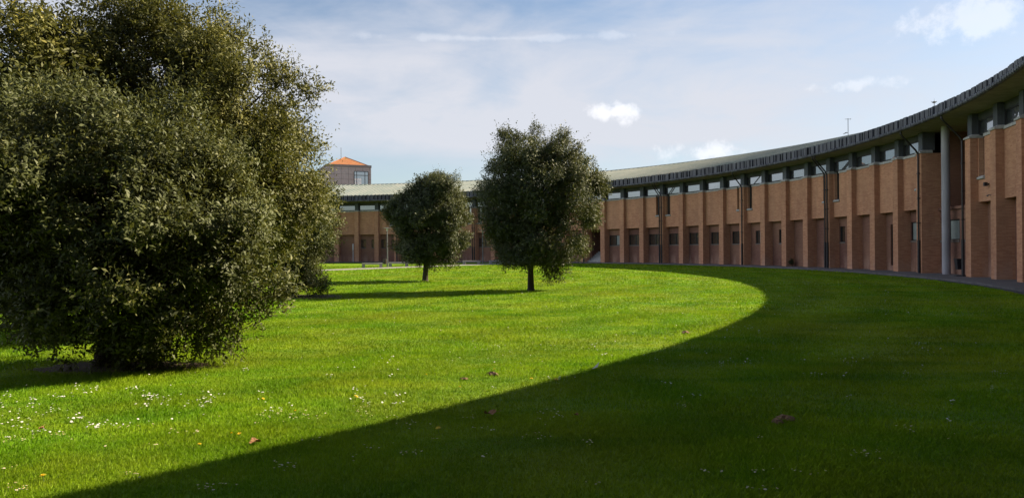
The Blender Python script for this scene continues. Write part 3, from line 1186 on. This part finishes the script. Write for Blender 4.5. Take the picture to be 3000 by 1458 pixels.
t = empty('litter_bin', (*polar(th_of(16.55), R - .02, 0)[:2], ZB), th_of(16.55))
tag(t, 'black litter bin on a post in the shaded double bay beside the round column', 'bin')
m_ = MB(); m_.hexa([(-.13, -.13, .34), (.13, -.13, .34), (.13, .13, .34), (-.13, .13, .34)],
                   [(-.18, -.18, .84), (.18, -.18, .84), (.18, .18, .84), (-.18, .18, .84)])
m_.box(-.2, .2, -.2, .2, .841, .88)
m_.build('bucket', M['iron'], t)
m_ = MB(); m_.tube([(.2, 0, 0), (.2, 0, 1.28), (.1, 0, 1.34)], .03, 8); m_.box(-.2, .25, -.16, .16, 0, .05); m_.build('post', M['iron'], t)


def lamp(x, y, h, label):
    t = empty('lamp_post', (x, y, 0))
    tag(t, label, 'lamp post', 'lamp posts along the path')
    m_ = MB(); m_.tube([(0, 0, 0), (0, 0, 1.0), (0, 0, h - .08)], [.075, .06, .05], 12); m_.build('pole', M['lampmetal'], t)
    m_ = MB(); m_.lathe([(0, h - .3), (.075, h - .3), (.09, h - .12), (.09, h - .06), (0, h - .06)], 14); m_.build('lantern', M['white_metal'], t)
    m_ = MB(); m_.lathe([(0, h - .07), (.42, h - .05), (.44, h - .02), (.1, h + .03), (0, h + .03)], 20); m_.build('lamp_shade', M['lampmetal'], t)


lamp(-11.95, 70.9, 3.75, 'lamp post at the left edge of the smaller round tree, right of the bin')
lamp(-3.3, 83.5, 3.75, 'lamp post with flat disc shade between the two round trees')
q = polar(shift(-13) + .012, R - .35, 0)
t = empty('marker_post', (q[0], q[1], ZB))
tag(t, 'thin pale post standing in front of the far brick wall above the bench', 'post')
m_ = MB(); m_.tube([(0, 0, 0), (0, 0, 2.35)], .045, 8); m_.build('pole', M['white_metal'], t)
m_ = MB(); m_.tube([(0, 0, 1.55), (0, 0, 2.4)], .085, 10); m_.build('sleeve', M['white_metal'], t)


# ------------------------------------------------------------------ trees
def unit(v):
    return v / np.maximum(np.linalg.norm(v, axis=-1, keepdims=True), 1e-9)


def crown_leaves(lobes, n, leaf, seed, k=9, clump=.42, shoot=.3, ground=0.05, aspect=.38, hang=0.0, spike=0.08, nsat=8, out=(.86, 1.1), core=.80):
    """leaf quads on sprigs, sprigs in clumps, clumps on the skin of overlapping lobes"""
    g = np.random.default_rng(seed)
    L0 = np.array(lobes, float)
    sat = []
    for b in L0:
        for _ in range(nsat):
            dd = unit(g.normal(size=3)); dd[2] = dd[2] * .9 + .1
            rs = g.uniform(.18, .42) * (b[3] * b[4] * b[5]) ** (1 / 3)
            c_ = b[:3] + dd * b[3:6] * g.uniform(*out)
            if c_[2] - rs * .8 > ground:
                sat.append([*c_, rs * 1.2, rs * 1.2, rs * .75])
    L = np.concatenate([L0, np.array(sat)])
    vol = L[:, 3] * L[:, 4] * L[:, 5]
    area = vol ** (2 / 3)
    ns = n // k
    dens = np.ones(len(L)) if L.shape[1] < 7 else L[:, 6]
    # clumps
    nc = int(sum(area) * 14 / (clump / .42) ** 2)
    which = g.choice(len(L), nc, p=area * dens / (area * dens).sum())
    d = unit(g.normal(size=(nc, 3)))
    rad = g.uniform(.66, 1.02, nc) * (1 + .16 * g.normal(size=nc) * (g.random(nc) < .5))
    cen = L[which, :3] + d * L[which, 3:6] * rad[:, None]
    # drop clumps well inside another lobe
    keep = np.ones(nc, bool)
    for b in L:
        e = np.linalg.norm((cen - b[:3]) / b[3:6], axis=1)
        keep &= ~(e < .62)
    cen, d = cen[keep], d[keep]
    cr = clump * g.uniform(.55, 1.35, len(cen))
    bright = g.random(len(cen))
    # sprigs: most in clumps, the rest fill the inside
    n1 = int(ns * core)
    wc = g.choice(len(cen), n1, p=cr ** 2 / (cr ** 2).sum())
    p1 = cen[wc] + unit(g.normal(size=(n1, 3))) * (cr[wc] * g.random(n1) ** .45)[:, None]
    a1 = unit(d[wc] * .9 + g.normal(size=(n1, 3)) * .55 + np.array([0, 0, .35 - hang]))
    b1 = bright[wc]
    n2 = ns - n1
    w2 = g.choice(len(L), n2, p=vol / vol.sum())
    d2 = unit(g.normal(size=(n2, 3)))
    p2 = L[w2, :3] + d2 * L[w2, 3:6] * (g.uniform(.35, .9, n2))[:, None]
    a2 = unit(d2 + g.normal(size=(n2, 3)) * .8)
    cd_ = unit(p1 - cen[wc])
    od = np.r_[unit(d[wc] * .8 + cd_ * .7), d2]
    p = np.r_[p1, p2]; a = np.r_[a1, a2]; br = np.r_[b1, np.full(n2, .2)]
    ln = shoot * g.uniform(.6, 1.3, ns)
    # some long shoots breaking the outline
    sp = (g.random(ns) < spike) & (np.arange(ns) < n1)
    ln[sp] *= g.uniform(1.5, 2.4, sp.sum())
    a[sp] = unit(a[sp] + np.array([0, 0, .7]))
    ok = p[:, 2] > ground
    p, a, br, ln, od = p[ok], a[ok], br[ok], ln[ok], od[ok]
    ns = len(p)
    # leaves along each sprig
    t = (np.arange(k) + .6) / k
    ref = unit(np.cross(a, g.normal(size=(ns, 3))))
    ref2 = np.cross(a, ref)
    ang = np.arange(k) * 2.4
    base = p[:, None, :] + a[:, None, :] * (ln[:, None, None] * t[None, :, None])
    perp = ref[:, None, :] * np.cos(ang)[None, :, None] + ref2[:, None, :] * np.sin(ang)[None, :, None]
    dirv_ = unit(a[:, None, :] * .6 + perp * .75 + g.normal(size=(ns, k, 3)) * .25)
    base = base.reshape(-1, 3); dirv_ = dirv_.reshape(-1, 3)
    m = len(base)
    upv = unit(np.repeat(od, k, 0) * 1.0 + np.array([0, 0, .55]) + g.normal(size=(m, 3)) * .38)
    side = unit(np.cross(dirv_, upv)); nor = np.cross(side, dirv_)
    Ls = leaf * g.uniform(.65, 1.25, m)[:, None]; Ws = Ls * aspect * g.uniform(.8, 1.2, m)[:, None]
    v = np.stack([base, base + dirv_ * Ls * .48 + side * Ws * .5 + nor * Ws * .16,
                  base + dirv_ * Ls - nor * Ls * .08, base + dirv_ * Ls * .48 - side * Ws * .5 + nor * Ws * .16], 1)
    v[:, :, 2] = np.maximum(v[:, :, 2], .012)
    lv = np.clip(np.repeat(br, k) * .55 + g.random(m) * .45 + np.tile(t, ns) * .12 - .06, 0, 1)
    return v, lv


def trunk_mesh(base, lobes, r0, seed, fork=None, wob=.05):
    g = random.Random(seed)
    m_ = MB()
    b = Vector(base)
    top = Vector((sum(l[0] for l in lobes) / len(lobes), sum(l[1] for l in lobes) / len(lobes), max(l[2] for l in lobes)))
    fork = fork or (b.z + .25 * (top.z - b.z))
    pts, rad = [], []
    for k in range(9):
        t = k / 8
        p = b.lerp(Vector((top.x, top.y, top.z)), t)
        if t < .3:
            p = Vector((b.x + (p.x - b.x) * .15, b.y + (p.y - b.y) * .15, p.z))
        p += Vector((g.uniform(-wob, wob), g.uniform(-wob, wob), 0)) * (k > 0)
        pts.append(p); rad.append(r0 * (1 - .82 * t))
    pts.insert(1, pts[0] + Vector((0, 0, .12))); rad[0] = r0 * 1.45; rad.insert(1, r0 * 1.08)
    m_.tube(pts, rad, 12)
    for l in lobes:
        for _ in range(4):
            t = g.uniform(.25, .7)
            s = b.lerp(top, t)
            e = Vector(l[:3]) + Vector((g.uniform(-.8, .8) * l[3], g.uniform(-.8, .8) * l[4], g.uniform(-.3, .85) * l[5]))
            mid = s.lerp(e, .5) + Vector((g.uniform(-.15, .15), g.uniform(-.15, .15), g.uniform(-.05, .25)))
            m_.tube([s, s.lerp(mid, .5) + Vector((0, 0, .05)), mid, mid.lerp(e, .5), e],
                    [r0 * .42 * (1 - t * .5), r0 * .34, r0 * .24, r0 * .15, r0 * .04], 6)
    return m_.mesh('trunk', M['bark'])


def tree(name, label, cat, group, base, lobes, n, leaf, r0, mat, seed, **kw):
    t = empty(name, base)
    tag(t, label, cat, group)
    b = np.array(base)
    v, lv = crown_leaves(lobes, n, leaf, seed, **kw)
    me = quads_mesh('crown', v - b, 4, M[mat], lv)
    link(bpy.data.objects.new('crown', me), t)
    lo = [(l[0] - b[0], l[1] - b[1], l[2] - b[2], *l[3:6]) for l in lobes]
    link(bpy.data.objects.new('trunk', trunk_mesh((0, 0, -.02), lo, r0, seed)), t)
    return t


A_L = [(-5.75, 10.9, 2.25, 1.5, 1.37, 1.15), (-4.75, 10.8, 1.45, 0.9, 0.94, 0.9), (-7.6, 10.9, 2.3, 1.28, 1.15, 0.94), (-6.9, 11.2, 3.1, 1.15, 1.12, 0.73), (-5.6, 11.1, 3.1, 0.94, 1.02, 0.64), (-5.6, 10.5, 0.95, 1.02, 0.77, 0.81), (-6.4, 10.4, 1.3, 0.77, 0.69, 0.77), (-4.35, 10.7, 2.1, 0.61, 0.77, 0.69), (-5.9, 10.35, 0.62, 0.73, 0.51, 0.51), (-5.0, 10.5, 0.6, 0.6, 0.6, 0.49), (-6.5, 10.5, 0.75, 0.51, 0.51, 0.51), (-4.3, 10.7, 1.1, 0.53, 0.69, 0.47), (-4.2, 10.7, 0.98, 0.51, 0.65, 0.51), (-4.65, 10.6, 0.72, 0.56, 0.56, 0.47), (-3.95, 10.75, 1.45, 0.47, 0.65, 0.51)]
tree('bushy_tree', 'nearest big bushy evergreen with leaves down to the grass at the left', 'tree', 'evergreen trees on the lawn',
     (-5.95, 10.85, 0), A_L, 185000, .080, .16, 'leaf_near', 11, k=9, nsat=17, out=(.92, 1.2), core=.84, clump=.34, shoot=.27, ground=.06, spike=.11)
B_L = [(-7.4, 15.6, 4.2, 2.11, 1.87, 1.87), (-7.3, 15.5, 5.55, 1.22, 1.22, 0.88), (-5.45, 15.5, 4.8, 0.94, 1.14, 1.02), (-5.2, 15.5, 3.5, 0.75, 1.14, 1.06), (-5.15, 15.5, 2.4, 0.7, 1.06, 0.88), (-6.0, 15.5, 3.0, 1.06, 1.06, 1.06), (-6.9, 15.6, 2.2, 1.63, 1.47, 1.06), (-8.8, 15.6, 4.3, 1.06, 1.14, 1.15), (-6.5, 15.4, 5.7, 0.81, 0.89, 0.53), (-9.3, 15.6, 5.1, 1.08, 1.13, 1.03), (-8.2, 15.5, 5.6, 0.94, 1.03, 0.85)]
tree('tall_tree', 'tall dense olive-green evergreen rising just behind the nearest bushy one', 'tree', 'evergreen trees on the lawn',
     (-7.1, 15.7, 0), B_L, 230000, .088, .2, 'leaf_olive', 12, k=9, nsat=15, out=(.92, 1.18), core=.84, clump=.40, shoot=.33, ground=.5, spike=.12)
C_L = [(-7.95, 26.4, 0.8, 1.04, 1.0, 0.75), (-8.35, 26.8, 2.5, 1.76, 1.8, 1.61), (-8.65, 26.8, 1.2, 1.35, 1.33, 1.09), (-7.85, 26.7, 3.4, 1.04, 1.14, 0.9), (-9.55, 26.9, 3.2, 1.44, 1.33, 1.23), (-7.25, 26.7, 2.6, 0.85, 1.04, 0.95)]
tree('bushy_tree', 'mid-distance bushy evergreen touching the ground, farthest of the left clump', 'tree', 'evergreen trees on the lawn',
     (-8.2, 26.9, 0), C_L, 85000, .10, .16, 'leaf_far', 13, k=8, nsat=4, clump=.5, shoot=.32, ground=.04)
E_L = [(-9.3, 14.0, 4.95, .85, 1.1, 1.2), (-10.3, 14.0, 4.1, 1.3, 1.3, 1.6), (-9.6, 14.0, 3.4, .9, 1.1, 1.0), (-11.4, 14, 4.6, 1.3, 1.3, 1.5)]
tree('loose_tree', 'loose yellowish-green tree with visible stems at the upper left edge', 'tree', 'evergreen trees on the lawn',
     (-10.6, 14.2, 0), E_L, 42000, .125, .13, 'leaf_olive', 14, k=8, clump=.45, shoot=.36, ground=.5, aspect=.36, spike=.12)
T1_L = [(-4.25, 38.75, 2.8, 2.01, 1.95, 1.59), (-4.15, 38.75, 4.1, 1.49, 1.47, 1.04), (-4.2, 38.75, 1.75, 1.71, 1.56, 0.92), (-4.05, 38.75, 4.85, 0.63, 0.68, 0.57), (-5.2, 38.7, 3.5, 1.03, 1.18, 1.06), (-3.2, 38.7, 3.7, 0.98, 1.18, 1.06), (-4.2, 38.75, 3.5, 1.85, 1.8, 1.3)]
tree('round_tree', 'smaller round dark evergreen on a short trunk, left of the taller one', 'tree', 'evergreen trees on the lawn',
     (-4.56, 38.75, 0), T1_L, 105000, .115, .145, 'leaf_dark', 15, spike=.03, k=8, nsat=1, clump=.42, shoot=.3, ground=.55)
T2_L = [(1.05, 29.1, 4.0, 1.85, 1.8, 1.6), (0.35, 29.1, 5.3, 1.05, 1.05, 0.9), (1.55, 29.1, 5.4, 1.0, 1.05, 0.95), (1.0, 29.1, 5.4, 0.9, 0.9, 0.9), (2.45, 29.1, 3.55, 1.05, 1.2, 1.15), (2.2, 29.1, 4.7, 0.8, 0.9, 0.85), (-0.15, 29.1, 3.3, 1.05, 1.2, 1.25), (1.2, 29.1, 2.1, 1.6, 1.5, 1.1), (1.7, 29.1, 1.15, 0.62, 0.74, 0.5), (-0.1, 29.1, 4.5, 0.9, 0.95, 0.85), (0.1, 29.1, 1.7, 0.8, 0.9, 0.7)]
tree('round_tree', 'taller oval dark evergreen with drooping lower sprays in the middle of the lawn', 'tree', 'evergreen trees on the lawn',
     (.73, 29.13, 0), T2_L, 130000, .10, .125, 'leaf_dark', 16, k=8, nsat=2, clump=.40, shoot=.32, ground=.4, spike=.05)

# plant in a niche
q = polar(th_of(9.0) - .004, R + .35, 0)
t = empty('potted_plant', (q[0], q[1], ZB))
tag(t, 'small dark leafy plant in a pot in a shaded brick niche', 'plant')
t.scale = (.5, .5, .42)
m_ = MB(); m_.lathe([(0, 0), (.16, 0), (.2, .32), (.17, .33), (0, .30)], 14); m_.build('pot', M['clod'], t)
v, lv = crown_leaves([(0, 0, .85, .26, .26, .5)], 900, .16, 3, k=6, clump=.14, shoot=.16, ground=.3)
link(bpy.data.objects.new('foliage', quads_mesh('foliage', v, 4, M['leaf_dark'], lv)), t)
m_ = MB(); m_.tube([(0, 0, .3), (0, 0, .9)], .02, 6); m_.build('stem', M['bark'], t)

# ------------------------------------------------------------------ grass
EARTH = [(-5.6, 10.6, 1.25, .5), (-8.0, 26.3, 2.0, 1.2)]


def grass():
    g = np.random.default_rng(21)
    out_v, out_a = [], []
    for d0, d1, dens, h, wd in ((1.2, 4.5, 11000, .026, .0036), (4.5, 7.5, 8000, .027, .0048), (7.5, 12, 3200, .030, .0075),
                                (12, 20, 1300, .034, .012), (20, 34, 420, .036, .021), (34, 50, 130, .04, .042), (50, 80, 45, .045, .075)):
        area = 1.62 * (d1 * d1 - d0 * d0) / 2
        n = int(area * dens)
        r_ = np.sqrt(g.uniform(d0 * d0, d1 * d1, n)); a = g.uniform(-.81, .81, n)
        x, y = r_ * np.sin(a), r_ * np.cos(a)
        rr_ = np.hypot(x - CX, y - CY)
        idx = (TH0 - np.arctan2(y - CY, x - CX)) / DTH
        edge = R - np.maximum(.1, np.minimum(2.0, .73 + np.maximum(0, 30 - idx) * .085) - np.maximum(0, idx - 30.2) * .6) - np.where(idx < 28, .34, 0)
        ok = rr_ < edge
        u_ = (x - P0.x) * pn.x + (y - P0.y) * pn.y
        ok &= ~((np.abs(u_) < 1.56) & (x > -31) & (y < 84))
        for (ex, ey, sx, sy) in EARTH:
            e = ((x - ex) / sx) ** 2 + ((y - ey) / sy) ** 2
            ok &= ~((e < 1) & (g.random(n) < .85))
        x, y = x[ok], y[ok]; n = len(x)
        # tufted: pull part of the blades towards tuft centres
        fx, fy = np.round(x / .11) * .11, np.round(y / .11) * .11
        jit = np.sin(fx * 91.7 + fy * 37.3) * .05
        x += g.normal(size=n) * .01; y += g.normal(size=n) * .01
        hs = h * g.uniform(.55, 1.35, n) * (1 + .35 * np.sin(x * 1.7 + 2 * np.sin(y * .9)) * np.sin(y * 1.3 + x * .4))
        ws = wd * g.uniform(.7, 1.3, n)
        ph = g.uniform(0, 2 * np.pi, n)
        lean = g.uniform(.1, .95, n) * hs
        lx, ly = np.cos(ph) * lean, np.sin(ph) * lean
        # blade faces sideways to its lean, with some twist
        tw_ = ph + np.pi / 2 + g.normal(size=n) * .5
        sx, sy = np.cos(tw_) * ws / 2, np.sin(tw_) * ws / 2
        z0 = np.zeros(n)
        v = np.stack([np.stack([x - sx, y - sy, z0], 1), np.stack([x + sx, y + sy, z0], 1),
                      np.stack([x + lx * .45 + sx * .7, y + ly * .45 + sy * .7, hs * .62], 1),
                      np.stack([x + lx, y + ly, hs], 1)], 1)
        out_v.append(v); out_a.append(g.random(n))
    v = np.concatenate(out_v); a = np.concatenate(out_a)
    me = quads_mesh('grass', v, 4, M['blade'], a)
    return tag(link(bpy.data.objects.new('grass', me)), 'short mown green grass blades covering the lawn', 'grass', kind='stuff')


grass()


# ------------------------------------------------------------------ small things on the lawn
def to_ground(px, py):
    c, s = math.cos(-.008), math.sin(-.008)
    u, v = px - 1500, py - 729
    a, b = (u * c + v * s) / 2167, -(-u * s + v * c) / 2167
    t_ = -CAM_H / b
    return a * t_, t_


EC = (CX - 11.0 - .7, CY - 4.1 - .6)
def in_shade(x, y):
    return math.hypot(x - EC[0], y - EC[1]) > R - .3


CL = [(0, 1050, .388, [(650, 265, 75, 36, 15), (450, 310, 60, 20, 9), (260, 340, 30, 20, 7), (90, 300, 70, 50, 6), (250, 385, 30, 14, 7),
                       (130, 440, 110, 25, 9), (400, 415, 30, 25, 6), (580, 475, 55, 30, 13), (120, 510, 75, 30, 10), (700, 540, 60, 22, 8),
                       (960, 530, 120, 15, 12), (290, 590, 70, 20, 8), (470, 600, 70, 20, 9), (110, 640, 110, 20, 12), (1130, 320, 40, 15, 13),
                       (1260, 335, 50, 20, 9), (1000, 250, 60, 15, 6), (1560, 320, 60, 30, 14), (1500, 380, 60, 20, 10), (1090, 385, 30, 12, 7),
                       (1290, 565, 20, 8, 4), (1490, 585, 60, 12, 6), (2070, 440, 90, 50, 22), (2280, 465, 60, 25, 13), (800, 690, 15, 6, 2),
                       (1170, 680, 25, 6, 3), (110, 1005, 60, 20, 6), (185, 1020, 20, 20, 4), (20, 865, 15, 8, 2), (105, 840, 10, 8, 2),
                       (1000, 915, 40, 15, 6), (2110, 860, 90, 30, 11), (1560, 1010, 60, 15, 7), (1700, 985, 50, 8, 4), (2350, 640, 50, 12, 3),
                       (2010, 290, 40, 10, 4), (1850, 100, 25, 15, 5), (2500, 150, 30, 8, 4), (30, 390, 30, 10, 4), (1350, 300, 300, 120, 16)]),
      (1000, 1000, .388, [(440, 430, 60, 12, 9), (200, 550, 60, 60, 15), (110, 370, 50, 30, 8), (380, 495, 60, 15, 7), (320, 160, 70, 25, 10),
                          (150, 460, 60, 15, 8), (550, 650, 60, 22, 9), (420, 610, 30, 10, 4), (980, 600, 45, 15, 5), (1060, 680, 60, 12, 5),
                          (1590, 580, 80, 35, 14), (1690, 300, 60, 8, 9), (1450, 750, 80, 25, 9), (290, 830, 60, 14, 5), (520, 875, 75, 14, 9),
                          (1880, 775, 40, 18, 5), (1920, 55, 15, 12, 5), (1150, 380, 20, 8, 4), (1165, 50, 50, 12, 8), (2400, 150, 40, 20, 5),
                          (2480, 340, 40, 8, 4), (700, 770, 25, 5, 3), (80, 905, 50, 25, 3), (1090, 895, 50, 6, 4), (1850, 1095, 50, 12, 3),
                          (450, 250, 300, 120, 16), (1300, 150, 300, 100, 12)]),
      (2000, 950, .4057, [(350, 55, 260, 30, 16), (440, 285, 50, 20, 8), (265, 300, 50, 12, 7), (1205, 290, 45, 18, 8), (980, 378, 100, 8, 8),
                          (1665, 155, 60, 6, 7), (1830, 200, 90, 8, 4), (1600, 375, 20, 12, 4), (2300, 375, 50, 12, 8), (2330, 700, 40, 10, 5),
                          (1205, 540, 15, 6, 3), (30, 615, 25, 10, 4), (60, 547, 60, 8, 4), (210, 1095, 50, 8, 4), (290, 1095, 12, 12, 3),
                          (560, 1092, 60, 12, 5), (820, 1090, 30, 6, 3), (960, 1120, 50, 16, 3), (1330, 968, 80, 16, 11), (1620, 765, 80, 20, 6),
                          (1960, 860, 45, 25, 6), (1915, 720, 20, 10, 4), (2100, 1180, 90, 35, 8), (2330, 985, 20, 6, 2), (540, 1222, 90, 12, 7),
                          (565, 845, 20, 8, 3), (1980, 585, 50, 20, 4), (2230, 487, 20, 10, 3), (1350, 1165, 10, 6, 2)])]
rd = random.Random(33)
spots = []
for ox, oy, sc, cl in CL:
    for (x, y, rx, ry, n) in cl:
        for _ in range(int(n * (1.35 if ox < 500 else 1.2))):
            px, py = ox + sc * (x + rd.gauss(0, .85) * rx), oy + sc * (y + rd.gauss(0, .8) * ry)
            gx_, gy_ = to_ground(px, py)
            if math.hypot(gx_ - CX, gy_ - CY) < R - 1.6:
                spots.append((gx_, gy_))
# scattered ones far out, where only specks are seen
for _ in range(500):
    r_, a_ = rd.uniform(11, 34), rd.uniform(-.45, .55)
    x, y = r_ * math.sin(a_), r_ * math.cos(a_)
    if math.hypot(x - CX, y - CY) < R - 2.6:
        x += rd.gauss(0, .3); spots.append((x, y))
spots.sort(key=lambda s: s[0] ** 2 + s[1] ** 2)


def daisy_parts():
    h = .042
    pet = MB()
    n = 14
    for k in range(n):
        a = 2 * math.pi * k / n
        c, s = math.cos(a), math.sin(a)
        def P(r, o, z):
            return (c * r - s * o, s * r + c * o, h + z)
        pet.face([P(.004, -.0016, 0), P(.010, -.0026, .0015), P(.0145, 0, .0005), P(.010, .0026, .0015), P(.004, .0016, 0)])
    eye = MB(); eye.lathe([(.0048, h), (.0046, h + .002), (.003, h + .0036), (0, h + .004)], 8)
    st = MB(); st.tube([(.002, .001, 0), (0, 0, h)], .0009, 5)
    return pet.mesh('petal_ring', M['petal']), eye.mesh('flower_eye', M['yolk']), st.mesh('stem', M['stem'])


DP, DE, DS = daisy_parts()
NIND = 296
near, rest = spots[:NIND], spots[NIND:]
for (x, y) in near:
    o = bpy.data.objects.new('daisy', DP); COL.objects.link(o)
    s = rd.uniform(.45, .75)
    o.location = (x, y, .0); o.scale = (s, s, rd.uniform(.85, 1.2))
    o.rotation_euler = (rd.gauss(0, .18), rd.gauss(0, .18), rd.uniform(0, 6.28))
    if in_shade(x, y):
        tag(o, 'small white daisy in the dark shaded grass of the foreground', 'daisy', 'daisies in the shaded lawn')
    else:
        tag(o, 'small white daisy in the bright sunlit grass of the foreground', 'daisy', 'daisies in the sunlit lawn')
    for nm, me in (('flower_eye', DE), ('stem', DS)):
        c = bpy.data.objects.new(nm, me); COL.objects.link(c); c.parent = o
mb = MB()
for (x, y) in rest:
    r_ = .0105 * rd.uniform(.7, 1.2) * (1 + max(0, math.hypot(x, y) - 14) * .012); n = 7
    z = .05; tx, ty = rd.gauss(0, .25), rd.gauss(0, .25); a0 = rd.uniform(0, 6)
    ring = [(x + r_ * math.cos(a0 + 2 * math.pi * k / n), y + r_ * math.sin(a0 + 2 * math.pi * k / n),
             z + r_ * (tx * math.cos(a0 + 2 * math.pi * k / n) + ty * math.sin(a0 + 2 * math.pi * k / n))) for k in range(n)]
    for k in range(n):
        mb.face([ring[k], ring[(k + 1) % n], (x, y, z + .003)])
    mb.face([(x - .001, y, 0), (x + .001, y, 0), (x, y, z)])
tag(mb.build('daisy_scatter', M['petal']), 'far scattered white daisies dotting the lawn', 'daisies', kind='stuff')

# dandelions
def dandelion_parts():
    h = .05
    m_ = MB()
    for ring, (r0, r1, n, z0, z1) in enumerate(((.004, .021, 20, 0, .002), (.003, .016, 16, .002, .007), (.001, .009, 12, .004, .010))):
        for k in range(n):
            a = 2 * math.pi * (k + .5 * ring) / n
            c, s = math.cos(a), math.sin(a)
            def P(r, o, z):
                return (c * r - s * o, s * r + c * o, h + z)
            m_.face([P(r0, -.0015, z0), P(r1, -.0022, z1), P(r1 * 1.06, .0, z1), P(r1, .0022, z1), P(r0, .0015, z0)])
    st = MB(); st.tube([(.004, 0, 0), (0, 0, h)], .0018, 6)
    return m_.mesh('florets', M['yolk']), st.mesh('stem', M['stem'])


FF, FS = dandelion_parts()
DAN = [(112, 1215, 1.15, 'large yellow dandelion near the bottom left corner, in the sun'),
       (502, 1130, .9, 'yellow dandelion in sunlit grass to the left of the brown fallen leaf'),
       (584, 1100, .8, 'faint yellow dandelion, left one of a pair above the brown leaf'),
       (606, 1103, 1.0, 'bright yellow dandelion, right one of a pair above the brown leaf'),
       (745, 1045, 1.0, 'yellow dandelion among a patch of daisies in the left sunlit grass'),
       (892, 1010, 1.2, 'yellow dandelion beside daisies, in the sunlit middle of the lawn'),
       (1153, 983, 1.0, 'yellow dandelion in sun, a little left of the shadow edge'),
       (1336, 963, 1.1, 'yellow dandelion standing right on the shadow edge'),
       (1397, 967, 1.3, 'large yellow dandelion just inside the shade by the shadow edge'),
       (1070, 950, .9, 'yellow dandelion in sun, left of the small earth clump'),
       (1245, 936, .9, 'yellow dandelion directly behind the small earth clump'),
       (1104, 1090, 1.1, 'yellow dandelion alone in the dark shaded grass'),
       (660, 1010 + 0, .8, 'yellow dandelion in sun, well to the left of the daisies patch')]
for (dx, dy, s, lab) in DAN:
    x, y = to_ground(dx * 1.1646, dy * 1.1646)
    o = bpy.data.objects.new('dandelion', FF); COL.objects.link(o)
    o.location = (x, y, 0); o.scale = (s, s, s); o.rotation_euler = (rd.gauss(.1, .15), rd.gauss(0, .15), rd.uniform(0, 6))
    tag(o, lab, 'dandelion', 'dandelions in the lawn')
    c = bpy.data.objects.new('stem', FS); COL.objects.link(c); c.parent = o


def dry_leaf(px, py, size, seed, label):
    g = random.Random(seed)
    x, y = to_ground(px * 1.1646, py * 1.1646)
    m_ = MB()
    n = 22
    prof = []
    for k in range(n):
        a = 2 * math.pi * k / n
        r = size * .85 * (.62 + .38 * abs(math.sin(2.5 * a)) ** .7 + g.uniform(-.06, .06))
        z = .035 + size * (.55 * abs(math.sin(a + .4)) ** 2 + g.uniform(-.08, .12))
        prof.append((r * math.cos(a), r * math.sin(a), z))
    inner = [(p[0] * .5, p[1] * .5, .03 + (p[2] - .03) * .35 + size * .08) for p in prof]
    for k in range(n):
        j = (k + 1) % n
        m_.face([inner[k], inner[j], prof[j], prof[k]])
        m_.face([(0, 0, .03 + size * .18), inner[j], inner[k]][::-1])
    m_.tube([(0, 0, .03 + size * .18), (size * .6, size * .5, .05), (size * 1.25, size * .9, .07)], size * .03, 5)
    o = m_.build('fallen_leaf', M['dry_leaf'])
    o.location = (x, y, 0); o.rotation_euler = (0, 0, g.uniform(0, 6))
    tag(o, label, 'leaf', 'fallen brown leaves on the lawn')


dry_leaf(643, 1122, .062, 1, 'curled brown fallen leaf in the sun beside the shadow edge')
dry_leaf(1232, 1050, .075, 2, 'brown fallen leaf lying in the dark shaded grass below the shadow edge')
dry_leaf(1450, 1052, .03, 3, 'tiny dark brown leaf in the shaded grass amid daisies')
dry_leaf(105, 1087, .035, 4, 'tiny reddish brown leaf in the sun at the far left')


def clod(px, py, size, seed, label, flatn=.45):
    g = np.random.default_rng(seed)
    x, y = to_ground(px * 1.1646, py * 1.1646)
    m_ = MB()
    nu, nv = 18, 7
    P = []
    ph = g.uniform(0, 6, 6)
    for j in range(nv + 1):
        e = j / nv * math.pi / 2
        row = []
        for k in range(nu):
            a = 2 * math.pi * k / nu
            r = size * .72 * (1 + .25 * math.sin(2 * a + ph[0]) + .16 * math.sin(5 * a + ph[1] + 2 * e) + g.uniform(-.09, .09))
            row.append((r * math.cos(a) * math.cos(e), r * math.sin(a) * math.cos(e), r * flatn * math.sin(e) * (1 + g.uniform(-.15, .15)) + .01))
        P.append(row)
    P[-1] = [(0, 0, size * flatn + .01)] * nu
    for j in range(nv):
        for k in range(nu):
            q = (k + 1) % nu
            m_.face([P[j][k], P[j][q], P[j + 1][q], P[j + 1][k]] if j < nv - 1 else [P[j][k], P[j][q], P[j + 1][k]])
    o = m_.build('earth_clump', M['clod'])
    o.location = (x, y, 0)
    tag(o, label, 'earth clump', 'earth clumps on the lawn')


clod(1956, 1064, .085, 5, 'left half of a pair of brown earth clumps in the shaded grass at right')
clod(1978, 1057, .10, 6, 'right, higher half of a pair of brown earth clumps in the shaded grass at right')
clod(1240, 943, .11, 7, 'reddish brown earth clump in the sunny grass below the taller tree', .35)
clod(1167, 955, .06, 8, 'small dark earth clump in the sun, left of the reddish one', .4)
clod(1725, 838, .12, 9, 'brown earth clump in the sun by the right-hand bend of the shadow edge', .35)
x, y = to_ground(1497 * 1.1646, 931 * 1.1646)
m_ = MB()
m_.face([(-.05, 0, .02), (0, -.012, .035), (.05, 0, .10), (0, .014, .045)])
m_.face([(-.02, .0, .03), (.03, -.03, .05), (.06, -.01, .12), (.0, .0, .06)])
m_.face([(-.05, 0, .018), (0, .012, .02), (.05, 0, .09), (0, -.014, .03)])
o = m_.build('white_feather', M['feather']); o.location = (x, y, 0)
tag(o, 'white feather standing in the shaded grass right at the shadow edge', 'feather')
